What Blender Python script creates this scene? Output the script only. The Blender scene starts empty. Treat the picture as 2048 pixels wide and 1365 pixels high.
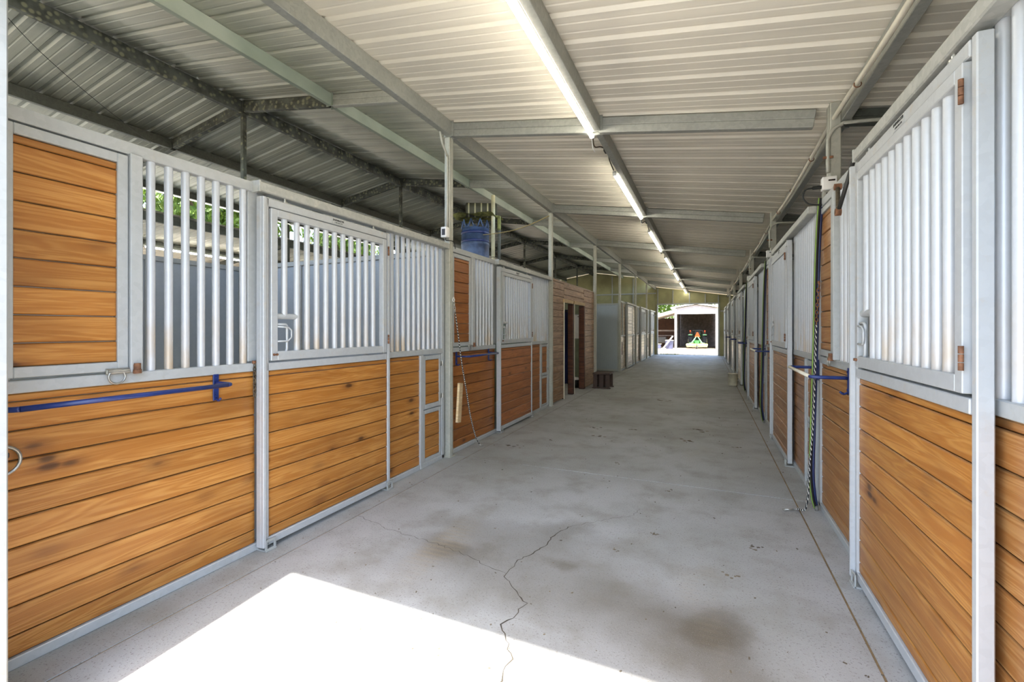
import bpy, bmesh, math, random
from mathutils import Vector, Matrix, Euler, noise as mnoise
R = math.radians
rnd = random.Random(7)
scn = bpy.context.scene
COL = scn.collection

# ---------------------------------------------------------------- camera
cam_d = bpy.data.cameras.new('camera')
cam = bpy.data.objects.new('camera', cam_d); COL.objects.link(cam)
cam.location = (0, 0, 1.472)
cam.rotation_euler = (R(90), 0, R(23.545))
cam_d.sensor_fit = 'HORIZONTAL'; cam_d.sensor_width = 36
cam_d.lens = 896.54 / 2048 * 36
cam_d.shift_y = -(682.5 - 657.33) / 2048
cam_d.clip_start = .02; cam_d.clip_end = 400
scn.camera = cam

# ---------------------------------------------------------------- world, sun, exposure
SUN_DIR = Vector((-.068, 1.36, -2.72)).normalized()
world = bpy.data.worlds.new('world'); scn.world = world; world.use_nodes = True
wn = world.node_tree; wn.nodes.clear()
sky = wn.nodes.new('ShaderNodeTexSky'); sky.sky_type = 'NISHITA'; sky.sun_disc = False
sky.sun_elevation = math.asin(-SUN_DIR.z)
sky.sun_rotation = math.atan2(-SUN_DIR.x, -SUN_DIR.y)
sky.air_density = 1.0; sky.dust_density = 2.2; sky.ozone_density = 1.0
wb = wn.nodes.new('ShaderNodeBackground'); wb.inputs['Strength'].default_value = .5
wo = wn.nodes.new('ShaderNodeOutputWorld')
wn.links.new(sky.outputs[0], wb.inputs['Color']); wn.links.new(wb.outputs[0], wo.inputs['Surface'])
sun_d = bpy.data.lights.new('sun', 'SUN'); sun_d.energy = 8.5; sun_d.angle = R(.8); sun_d.color = (1, .96, .9)
sun = bpy.data.objects.new('sun', sun_d); COL.objects.link(sun)
sun.rotation_euler = SUN_DIR.to_track_quat('-Z', 'Y').to_euler()
sun.location = (2, -8, 12)
scn.view_settings.view_transform = 'Standard'; scn.view_settings.look = 'None'
scn.view_settings.gamma = 1; scn.view_settings.use_curve_mapping = False
scn.view_settings.exposure = 1.42
scn.cycles.max_bounces = 14; scn.cycles.diffuse_bounces = 8; scn.cycles.glossy_bounces = 4
scn.cycles.use_denoising = True
scn.cycles.sample_clamp_indirect = 8
scn.cycles.caustics_reflective = False; scn.cycles.caustics_refractive = False

# ---------------------------------------------------------------- materials
def lin(c):
    return tuple((v / 255 / 12.92) if v / 255 <= .04045 else ((v / 255 + .055) / 1.055) ** 2.4 for v in c) + (1,)

class NT:
    def __init__(s, name):
        s.m = bpy.data.materials.new(name); s.m.use_nodes = True
        s.n = s.m.node_tree.nodes; s.l = s.m.node_tree.links
        s.b = s.n['Principled BSDF']
    def new(s, t, **k):
        n = s.n.new(t)
        for a, v in k.items(): setattr(n, a, v)
        return n
    def set(s, sock, v):
        if isinstance(v, bpy.types.NodeSocket): s.l.new(v, sock)
        else: sock.default_value = v
    def math(s, op, a, b=None, clamp=False):
        n = s.new('ShaderNodeMath', operation=op, use_clamp=clamp); s.set(n.inputs[0], a)
        if b is not None: s.set(n.inputs[1], b)
        return n.outputs[0]
    def vmath(s, op, a, b=None):
        n = s.new('ShaderNodeVectorMath', operation=op); s.set(n.inputs[0], a)
        if b is not None: s.set(n.inputs[1], b)
        return n.outputs['Value'] if op in ('LENGTH', 'DISTANCE') else n.outputs[0]
    def mix(s, f, a, b, mode='MIX'):
        n = s.new('ShaderNodeMix', data_type='RGBA', blend_type=mode); s.set(n.inputs[0], f); s.set(n.inputs[6], a); s.set(n.inputs[7], b)
        return n.outputs[2]
    def noise(s, vec, scale, detail=3, rough=.55, dist=0):
        n = s.new('ShaderNodeTexNoise'); s.set(n.inputs['Vector'], vec); n.inputs['Scale'].default_value = scale
        n.inputs['Detail'].default_value = detail; n.inputs['Roughness'].default_value = rough; n.inputs['Distortion'].default_value = dist
        return n.outputs['Fac']
    def voro(s, vec, scale, feature='F1'):
        n = s.new('ShaderNodeTexVoronoi', feature=feature); s.set(n.inputs['Vector'], vec); n.inputs['Scale'].default_value = scale
        return n
    def ramp(s, f, a, b, lo=0., hi=1.):
        n = s.new('ShaderNodeMapRange', interpolation_type='SMOOTHSTEP', clamp=True)
        s.set(n.inputs[0], f); n.inputs[1].default_value = a; n.inputs[2].default_value = b
        n.inputs[3].default_value = lo; n.inputs[4].default_value = hi
        return n.outputs[0]
    def obj(s): return s.new('ShaderNodeTexCoord').outputs['Object']
    def pos(s): return s.new('ShaderNodeNewGeometry').outputs['Position']
    def rand(s): return s.new('ShaderNodeObjectInfo').outputs['Random']
    def bump(s, h, strength, dist=.01):
        n = s.new('ShaderNodeBump'); n.inputs['Strength'].default_value = strength; n.inputs['Distance'].default_value = dist
        s.set(n.inputs['Height'], h); s.l.new(n.outputs[0], s.b.inputs['Normal'])
    def fin(s, col, rough=.5, metal=0., spec=None):
        s.set(s.b.inputs['Base Color'], col); s.set(s.b.inputs['Roughness'], rough); s.set(s.b.inputs['Metallic'], metal)
        if spec is not None: s.b.inputs['Specular IOR Level'].default_value = spec
        return s.m

def shifted(t, base, sc=40):
    r = t.rand()
    c = t.new('ShaderNodeCombineXYZ')
    t.set(c.inputs[0], t.math('MULTIPLY', r, sc)); t.set(c.inputs[1], t.math('MULTIPLY', r, sc * 1.7)); t.set(c.inputs[2], t.math('MULTIPLY', r, sc * .63))
    return t.vmath('ADD', base, c.outputs[0])

def mat_plain(name, rgb, rough=.5, metal=0., var=.08, scale=6, spec=None):
    t = NT(name); o = shifted(t, t.obj())
    n = t.noise(o, scale, 4)
    c = lin(rgb); d = tuple(v * (1 - var * 2) for v in c[:3]) + (1,); e = tuple(min(1, v * (1 + var)) for v in c[:3]) + (1,)
    return t.fin(t.mix(t.ramp(n, .3, .7), d, e), rough, metal, spec)

def mat_wood(name, c1, c2, knot, knots=1., rough=.42, contrast=1., var=.22, bump=.25):
    t = NT(name); o = t.obj(); v = shifted(t, o)
    gv = t.vmath('MULTIPLY', v, (1.3, 3., 26.))
    g = t.noise(gv, 1., 7, .6, .8)
    rv = t.vmath('MULTIPLY', v, (.5, 2., 9.))
    rg = t.noise(rv, 1.4, 2, .5, 1.4)
    rings = t.math('MULTIPLY', t.math('SINE', t.math('MULTIPLY', rg, 46.)), .5)
    f = t.math('ADD', t.math('MULTIPLY', g, 1.), t.math('MULTIPLY', rings, .22 * contrast))
    f = t.ramp(f, .32, .78)
    kv = t.vmath('MULTIPLY', v, (3.1, 0., 6.4))
    kv = t.vmath('ADD', kv, (0, 0, 0))
    vo = t.voro(kv, 1.)
    sep = t.new('ShaderNodeSeparateColor'); t.l.new(vo.outputs['Color'], sep.inputs[0])
    gate = t.ramp(sep.outputs[0], .4, .44)
    wob = t.math('ADD', vo.outputs['Distance'], t.math('MULTIPLY', t.math('SUBTRACT', g, .5), .2))
    k = t.math('MULTIPLY', t.ramp(wob, .05, .15, 1., 0.), gate)
    halo = t.math('MULTIPLY', t.ramp(wob, .08, .34, 1., 0.), gate)
    gz = t.new('ShaderNodeSeparateXYZ'); t.l.new(t.new('ShaderNodeTexCoord').outputs['Generated'], gz.inputs[0])
    ez = t.math('ABSOLUTE', t.math('SUBTRACT', gz.outputs[2], .5)); ex = t.math('ABSOLUTE', t.math('SUBTRACT', gz.outputs[0], .5))
    ed = t.math('MAXIMUM', t.ramp(t.math('ADD', ez, t.math('MULTIPLY', t.math('SUBTRACT', g, .5), .05)), .455, .5), t.ramp(t.math('ADD', ex, t.math('MULTIPLY', t.math('SUBTRACT', rg, .5), .03)), .482, .5))
    r = t.rand()
    lum = t.math('ADD', t.math('MULTIPLY', t.math('FRACT', t.math('MULTIPLY', r, 17.3)), var * 2), 1 - var)
    col = t.mix(f, lin(c1), lin(c2))
    col = t.mix(t.math('MULTIPLY', halo, .45 * knots), col, lin(knot))
    col = t.mix(t.math('MULTIPLY', k, .8 * knots), col, lin(tuple(q * .6 for q in knot)))
    blotch = t.noise(t.vmath('MULTIPLY', v, (1.5, 1, 4)), 1.1, 3)
    col = t.mix(t.ramp(blotch, .45, .8, 0, .35), col, lin(knot))
    col = t.mix(t.math('MULTIPLY', ed, .45), col, lin(tuple(q * .55 for q in knot)))
    lc = t.new('ShaderNodeCombineColor'); t.set(lc.inputs[0], lum); t.set(lc.inputs[1], lum); t.set(lc.inputs[2], lum)
    col = t.mix(1., col, lc.outputs[0], 'MULTIPLY')
    t.bump(f, bump, .004)
    return t.fin(col, rough)

def mat_galv(name, rgb, dirt=0., rough=.45, metal=.25, spangle=.1, dirtcol=(176, 150, 112), world_dirt=None):
    t = NT(name); o = shifted(t, t.obj())
    vo = t.voro(o, 42.); sep = t.new('ShaderNodeSeparateColor'); t.l.new(vo.outputs['Color'], sep.inputs[0])
    n = t.noise(o, 5., 5)
    s = t.math('ADD', t.math('MULTIPLY', sep.outputs[0], spangle), t.math('MULTIPLY', n, spangle * 2.))
    c = lin(rgb)
    col = t.mix(s, tuple(min(1, q * 1.1) for q in c[:3]) + (1,), tuple(q * .45 for q in c[:3]) + (1,))
    if world_dirt:
        p = t.pos(); sp = t.new('ShaderNodeSeparateXYZ'); t.l.new(p, sp.inputs[0])
        zz = t.ramp(sp.outputs[2], world_dirt[0], world_dirt[1], 1., 0.)
        d = t.math('MULTIPLY', zz, t.ramp(t.noise(t.vmath('MULTIPLY', p, (1, 1, .5)), 7., 5), .35, .75))
        col = t.mix(t.math('MULTIPLY', d, dirt), col, lin(dirtcol))
    elif dirt:
        d = t.ramp(t.noise(o, 9., 6, .7), .55, .8)
        col = t.mix(t.math('MULTIPLY', d, dirt), col, lin(dirtcol))
    return t.fin(col, rough, metal)

M = {}
M['honey'] = mat_wood('honey_stained_pine', (162, 104, 42), (188, 134, 68), (90, 48, 20), 1., .4, var=.12)
M['honeyr'] = mat_wood('tan_stained_pine', (156, 104, 54), (180, 134, 82), (102, 66, 36), .7, .42, var=.09)
M['amber'] = mat_wood('amber_stained_pine', (140, 82, 32), (164, 106, 50), (96, 48, 18), .9, .4, var=.14)
M['brown'] = mat_wood('red_brown_stained_pine', (148, 88, 46), (176, 112, 62), (92, 50, 26), .8, .42, var=.14)
M['faded'] = mat_wood('faded_brown_pine', (140, 98, 62), (176, 132, 92), (100, 66, 42), .7, .4, 1.2, .16)
M['pale'] = mat_wood('weathered_grey_pine', (172, 152, 124), (216, 202, 176), (116, 94, 70), .7, .3, 1.6, .14)  # weathered wood, base lightened to imitate glare from the far doorway
M['tack'] = mat_wood('weathered_brown_plank', (128, 94, 66), (168, 134, 102), (84, 58, 38), .9, .42, 2.0, .16)
M['timber'] = mat_wood('dark_brown_timber', (70, 36, 18), (104, 58, 30), (40, 20, 10), .6, .5, 1.5)
M['raw'] = mat_wood('raw_pine_board', (214, 184, 136), (232, 208, 166), (170, 130, 84), .2, .6)
M['frame'] = mat_galv('galvanized_frame', (180, 184, 184), .35, .5, .2, .12, (168, 156, 134))
M['frame2'] = mat_galv('galvanized_frame_dull', (172, 175, 172), .3, .5, .25, .12, (150, 140, 120))
M['door'] = mat_galv('galvanized_door_frame', (184, 188, 190), .5, .48, .2, .1, (186, 164, 128))
M['bar'] = mat_galv('galvanized_bar', (190, 194, 198), .75, .4, .15, .06, (186, 160, 118), world_dirt=(1.2, 1.75))
M['track'] = mat_galv('speckled_door_track', (186, 188, 182), .5, .5, .25, .25, (226, 222, 206))
M['purlin'] = mat_galv('galvanized_purlin', (176, 178, 170), .3, .5, .3, .22, (138, 132, 112))
M['post'] = mat_galv('galvanized_post', (186, 186, 174), .35, .5, .25, .18, (160, 150, 126))
M['panel'] = mat_galv('grey_partition_sheet', (168, 176, 182), .15, .42, .2, .08, (140, 140, 134))
M['rust'] = mat_plain('rusty_steel', (132, 92, 66), .75, .2, .25, 30)
M['rustdark'] = mat_plain('dark_rusted_steel', (92, 82, 66), .75, .3, .25, 30)
M['steel'] = mat_plain('bright_steel', (178, 178, 172), .35, .8, .15, 20)
M['blue'] = mat_plain('blue_enamel', (32, 50, 108), .3, 0, .12, 20)
M['barrel'] = mat_plain('blue_barrel_plastic', (88, 110, 150), .4, 0, .3, 3)
M['navy'] = mat_plain('navy_cloth', (34, 46, 92), .8)
M['black'] = mat_plain('black_rubber', (26, 28, 26), .55)
M['green'] = mat_plain('lime_stripe', (132, 168, 70), .5)
M['hoseblue'] = mat_plain('dark_blue_hose', (30, 42, 84), .45)
M['white'] = mat_plain('white_plastic', (236, 236, 232), .35, 0, .02)
M['pvc'] = mat_plain('white_pvc_pipe', (226, 220, 200), .4, 0, .06)
M['ivory'] = mat_plain('weathered_pvc_post', (206, 202, 168), .5, 0, .15, 4)
M['cream'] = mat_plain('white_bucket_plastic', (222, 216, 194), .45, 0, .1)
M['grey'] = mat_plain('grey_plastic', (150, 150, 140), .5)
M['darkgrey'] = mat_plain('dark_grey_metal', (64, 64, 62), .5, .4)
M['socket'] = mat_plain('dark_outlet', (34, 24, 20), .4)
M['moss'] = mat_plain('mossy_yellow_fabric', (140, 142, 84), .9, 0, .3, 12)
M['matolive'] = mat_plain('dark_olive_rubber', (84, 84, 72), .7)
M['rope'] = mat_plain('tan_rope', (182, 164, 118), .9)
M['olive'] = mat_plain('olive_wall_sheet', (168, 164, 118), .5, 0, .12, 1.2)  # cream sheet with the greenish light mixed into its colour
M['shedwhite'] = mat_plain('white_painted_trim', (232, 230, 222), .5, 0, .04)
M['shedgrey'] = mat_plain('grey_shed_lining', (138, 128, 122), .8, 0, .15)
M['shedfascia'] = mat_plain('pale_grey_gable_sheet', (150, 147, 150), .6, 0, .05)
M['deckgreen'] = mat_plain('pale_green_mower_paint', (190, 196, 120), .45, 0, .1)
M['jgreen'] = mat_plain('tractor_green_paint', (58, 122, 62), .4, 0, .1)
M['lightgreen'] = mat_plain('faded_green_paint', (120, 172, 130), .45, 0, .1)
M['orange'] = mat_plain('orange_reflector', (240, 92, 24), .5, 0, .03)
M['tyre'] = mat_plain('tyre_rubber', (30, 30, 32), .85)
M['tote'] = mat_plain('blue_grey_plastic', (74, 78, 104), .5)
M['brownplastic'] = mat_plain('dark_brown_block', (78, 60, 52), .6)
M['sage'] = mat_plain('sage_wall_sheet', (132, 142, 118), .6)
M['ink'] = mat_plain('black_print', (24, 26, 26), .6, 0, 0)
M['label'] = mat_plain('clear_label_film', (180, 184, 184), .4, 0, .01)
M['bark'] = mat_plain('tree_bark', (92, 78, 62), .9, 0, .2, 8)

def mk_leaf():
    t = NT('sunlit_leaf'); r = t.rand()
    p = t.pos(); n = t.noise(p, 2.5, 3); n2 = t.noise(p, 14., 1)
    col = t.mix(t.ramp(n, .3, .7), lin((56, 84, 24)), lin((112, 136, 48)))
    col = t.mix(t.ramp(n2, .3, .7, 0, .6), col, lin((66, 96, 28)))
    m = t.fin(col, .6)
    tr = t.new('ShaderNodeBsdfTranslucent'); t.set(tr.inputs['Color'], col)
    mx = t.new('ShaderNodeMixShader'); mx.inputs[0].default_value = .35
    t.l.new(t.b.outputs[0], mx.inputs[1]); t.l.new(tr.outputs[0], mx.inputs[2])
    t.l.new(mx.outputs[0], t.n['Material Output'].inputs['Surface'])
    return m
M['leaf'] = mk_leaf()

def mk_roof(name, rgb, grime):
    t = NT(name); p = t.pos(); o = t.obj()
    n = t.noise(p, .8, 4); n2 = t.noise(t.vmath('MULTIPLY', p, (.5, 9, 1)), 1.2, 3)
    c = lin(rgb)
    col = t.mix(t.ramp(n2, .3, .75), c, tuple(q * .93 for q in c[:3]) + (1,))
    col = t.mix(t.ramp(n, .42, .8, 0, grime), col, lin((112, 112, 100)))
    r = t.rand()
    lc = t.new('ShaderNodeCombineColor'); v = t.math('ADD', t.math('MULTIPLY', r, .1), .92)
    for i in range(3): t.set(lc.inputs[i], v)
    return t.fin(t.mix(1., col, lc.outputs[0], 'MULTIPLY'), .5, 0)
M['roof'] = mk_roof('cream_roof_sheet', (241, 235, 218), .08)
def mk_roof_hi():
    # galvanized high roof sheets with dark mould blooms beside the ridge beam and purlins
    t = NT('galvalume_roof_sheet'); p = t.pos()
    n2 = t.noise(t.vmath('MULTIPLY', p, (.5, 9, 1)), 1.2, 3); n = t.noise(p, 1.6, 4)
    c = lin((186, 187, 172))
    col = t.mix(t.ramp(n2, .3, .75), c, tuple(q * .74 for q in c[:3]) + (1,))
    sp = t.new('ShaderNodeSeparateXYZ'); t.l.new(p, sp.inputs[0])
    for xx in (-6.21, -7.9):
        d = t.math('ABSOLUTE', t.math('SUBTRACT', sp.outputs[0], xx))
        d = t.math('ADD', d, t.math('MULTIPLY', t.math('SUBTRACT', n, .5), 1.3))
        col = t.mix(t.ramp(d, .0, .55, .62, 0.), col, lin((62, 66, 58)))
    return t.fin(col, .45, .1)
M['roofhi'] = mk_roof_hi()

def mk_lichen():
    t = NT('lichen_spotted_beam'); o = shifted(t, t.obj())
    vo = t.voro(o, 16.); sep = t.new('ShaderNodeSeparateColor'); t.l.new(vo.outputs['Color'], sep.inputs[0])
    spot = t.math('MULTIPLY', t.ramp(vo.outputs['Distance'], .25, .5, 1, 0), t.ramp(sep.outputs[1], .25, .6))
    base = t.mix(t.ramp(t.noise(o, 6., 4), .3, .7), lin((58, 60, 54)), lin((98, 102, 94)))
    col = t.mix(t.math('MULTIPLY', spot, .7), base, lin((150, 150, 122)))
    return t.fin(col, .7, .1)
M['lichen'] = mk_lichen()
def mk_green():
    t = NT('green_tinged_purlin'); o = shifted(t, t.obj())
    s = t.noise(t.vmath('MULTIPLY', o, (14, 1, 1.2)), 1., 4)
    col = t.mix(t.ramp(s, .3, .7), lin((134, 146, 132)), lin((168, 176, 162)))
    return t.fin(col, .55, .15)
M['green_purlin'] = mk_green()
M['darkpurlin'] = mat_galv('dull_dark_purlin', (104, 108, 100), .4, .6, .3, .3, (60, 60, 50))

def mk_rope():
    t = NT('black_white_braided_rope'); o = t.obj()
    sp = t.new('ShaderNodeSeparateXYZ'); t.l.new(o, sp.inputs[0])
    n = t.noise(o, 60., 1)
    w = t.math('FRACT', t.math('ADD', t.math('MULTIPLY', sp.outputs[2], 21.), t.math('MULTIPLY', t.math('SUBTRACT', sp.outputs[0], sp.outputs[1]), 55.)))
    w2 = t.math('FRACT', t.math('MULTIPLY', t.math('ADD', sp.outputs[0], t.math('MULTIPLY', sp.outputs[1], .8)), 28.))
    f = t.math('MULTIPLY', t.ramp(w, .6, .66), t.ramp(n, .35, .5, .3, 1.))
    return t.fin(t.mix(f, lin((20, 22, 28)), lin((226, 224, 214))), .8)
M['lead'] = mk_rope()

def emis(name, rgb, st):
    t = NT(name); t.b.inputs['Emission Color'].default_value = lin(rgb); t.b.inputs['Emission Strength'].default_value = st
    return t.fin(lin((240, 240, 235)), .4)
M['tube'] = emis('lit_led_tube', (255, 248, 232), 15.)

STAINS = [(-1.0, 2.5, 1.35, .55, .5), (-.15, 2.2, .6, .5, .5), (-2.0, 2.9, .5, .3, .2), (-.4, 10.5, .6, .35, .5), (-1.6, 9.5, .7, .5, .3), (-.6, 6.4, .3, .2, .3), (-1.63, 2.56, .32, .2, .8), (-1.25, 2.85, .8, .35, .45), (-.95, 3.05, .2, .3, .5), (-.03, 2.36, .3, .3, .75), (.1, 2.1, .3, .4, .6), (-.7, 2.35, .9, .33, .42),
          (-1.6, 2.2, .6, .3, .3), (-.82, 2.70, .14, .09, .7), (-.25, 2.0, .9, .3, .4), (-.3, 2.5, .55, .25, .35), (-.55, 3.0, .5, .2, .25)]
def mk_concrete():
    t = NT('barn_concrete'); p = t.pos()
    n1 = t.noise(p, .55, 4); n2 = t.noise(p, 3.2, 5, .6); n3 = t.noise(p, 90., 2, .6); n4 = t.noise(p, 320., 1)
    col = t.mix(t.ramp(n1, .35, .7), lin((168, 170, 170)), lin((146, 148, 144)))
    col = t.mix(t.ramp(n2, .42, .75, 0, .6), col, lin((126, 124, 114)))
    # damp marks
    nn = t.new('ShaderNodeTexNoise'); t.set(nn.inputs['Vector'], p); nn.inputs['Scale'].default_value = 2.2; nn.inputs['Detail'].default_value = 5
    w = t.vmath('MULTIPLY', t.vmath('SUBTRACT', nn.outputs['Color'], (.5, .5, .5)), (.5, .5, 0))
    q = t.vmath('ADD', p, w)
    acc = None
    for (x, y, rx, ry, s) in STAINS:
        d = t.vmath('LENGTH', t.vmath('MULTIPLY', t.vmath('SUBTRACT', q, (x, y, 0)), (1 / rx, 1 / ry, 0)))
        m = t.ramp(d, .25, 1.15, s, 0.)
        acc = m if acc is None else t.math('ADD', t.math('MAXIMUM', acc, m), t.math('MULTIPLY', t.math('MINIMUM', acc, m), .35))
    col = t.mix(t.math('MULTIPLY', acc, .85, True), col, lin((88, 82, 70)))
    # tan mud film toward the entrance and worn tyre tracks
    sp = t.new('ShaderNodeSeparateXYZ'); t.l.new(p, sp.inputs[0])
    near = t.ramp(t.math('ADD', sp.outputs[1], t.math('MULTIPLY', t.math('SUBTRACT', n2, .5), 1.6)), 1.35, 1.85, 1., 0.)
    near = t.math('MULTIPLY', near, t.math('MULTIPLY', t.ramp(sp.outputs[0], -2.35, -1.9), t.ramp(sp.outputs[1], .3, .7)))
    col = t.mix(t.math('MULTIPLY', near, .85), col, lin((142, 118, 88)))
    for tx in (-1.62, -.08):
        dx = t.math('ABSOLUTE', t.math('SUBTRACT', sp.outputs[0], tx))
        tr = t.math('MULTIPLY', t.ramp(dx, .08, .2, 1., 0.), t.ramp(t.noise(t.vmath('MULTIPLY', p, (1, .5, 1)), 1.3, 3), .5, .72))
        bars = t.ramp(t.math('SINE', t.math('MULTIPLY', sp.outputs[1], 130.)), -.2, .6, .5, 1.)
        col = t.mix(t.math('MULTIPLY', t.math('MULTIPLY', tr, bars), .42), col, lin((152, 138, 112)))
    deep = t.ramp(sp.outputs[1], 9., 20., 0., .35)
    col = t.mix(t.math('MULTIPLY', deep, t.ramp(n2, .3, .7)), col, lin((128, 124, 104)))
    # dark crumbs and pale grit
    col = t.mix(t.ramp(n3, .58, .68, 0, .6), col, lin((98, 94, 88)))
    col = t.mix(t.ramp(n4, .6, .72, 0, .25), col, lin((214, 212, 208)))
    t.bump(t.math('ADD', n3, t.math('MULTIPLY', n2, .6)), .18, .004)
    return t.fin(col, t.ramp(acc, 0., 1., .62, .5), 0, .4)
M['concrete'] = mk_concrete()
M['joint'] = mat_plain('dirt_filled_joint', (136, 116, 84), .9, 0, .2, 10)
M['crack'] = mat_plain('dark_crack', (72, 66, 56), .95, 0, .2, 10)
M['dirt'] = mat_plain('dark_crumb', (112, 102, 84), .95, 0, .3, 10)
def mk_ground():
    t = NT('dry_ground'); p = t.pos(); n = t.noise(p, .9, 5, .6); n2 = t.noise(p, 9., 4)
    col = t.mix(t.ramp(n, .35, .7), lin((164, 148, 126)), lin((144, 128, 106)))
    col = t.mix(t.ramp(n2, .5, .8, 0, .6), col, lin((122, 110, 86)))
    t.bump(n2, .4, .02)
    return t.fin(col, .9)
M['ground'] = mk_ground()
M['grass'] = mat_plain('grass_blade', (116, 136, 58), .7, 0, .25, 3)

# ---------------------------------------------------------------- mesh helpers
CACHE = {}
def _cbox(cx, cy, cz, dx, dy, dz, c):
    hx, hy, hz = dx / 2, dy / 2, dz / 2
    c = min(c, hx * .45, hy * .45, hz * .45)
    if c <= 0:
        V = [(cx + sx * hx, cy + sy * hy, cz + sz * hz) for sx in (-1, 1) for sy in (-1, 1) for sz in (-1, 1)]
        F = [(0, 1, 3, 2), (4, 6, 7, 5), (0, 4, 5, 1), (2, 3, 7, 6), (0, 2, 6, 4), (1, 5, 7, 3)]
        return V, F
    V = []; I = {}
    for sx in (-1, 1):
        for sy in (-1, 1):
            for sz in (-1, 1):
                for a in range(3):
                    I[(sx, sy, sz, a)] = len(V)
                    k = [c, c, c]; k[a] = 0
                    V.append((cx + sx * (hx - k[0]), cy + sy * (hy - k[1]), cz + sz * (hz - k[2])))
    F = []
    for a in range(3):
        b, d = (a + 1) % 3, (a + 2) % 3
        for s in (-1, 1):
            q = []
            for (u, v) in ((-1, -1), (1, -1), (1, 1), (-1, 1)):
                k = [0, 0, 0]; k[a] = s; k[b] = u; k[d] = v; q.append(I[(k[0], k[1], k[2], a)])
            F.append(tuple(q if s > 0 else q[::-1]))
        # edges parallel to axis a
        for u in (-1, 1):
            for v in (-1, 1):
                k0 = [0, 0, 0]; k1 = [0, 0, 0]; k0[a] = -1; k1[a] = 1; k0[b] = k1[b] = u; k0[d] = k1[d] = v
                q = [I[(*k0, b)], I[(*k1, b)], I[(*k1, d)], I[(*k0, d)]]
                F.append(tuple(q if u * v < 0 else q[::-1]))
    for sx in (-1, 1):
        for sy in (-1, 1):
            for sz in (-1, 1):
                q = (I[(sx, sy, sz, 0)], I[(sx, sy, sz, 1)], I[(sx, sy, sz, 2)])
                F.append(q if sx * sy * sz > 0 else q[::-1])
    return V, F

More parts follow.
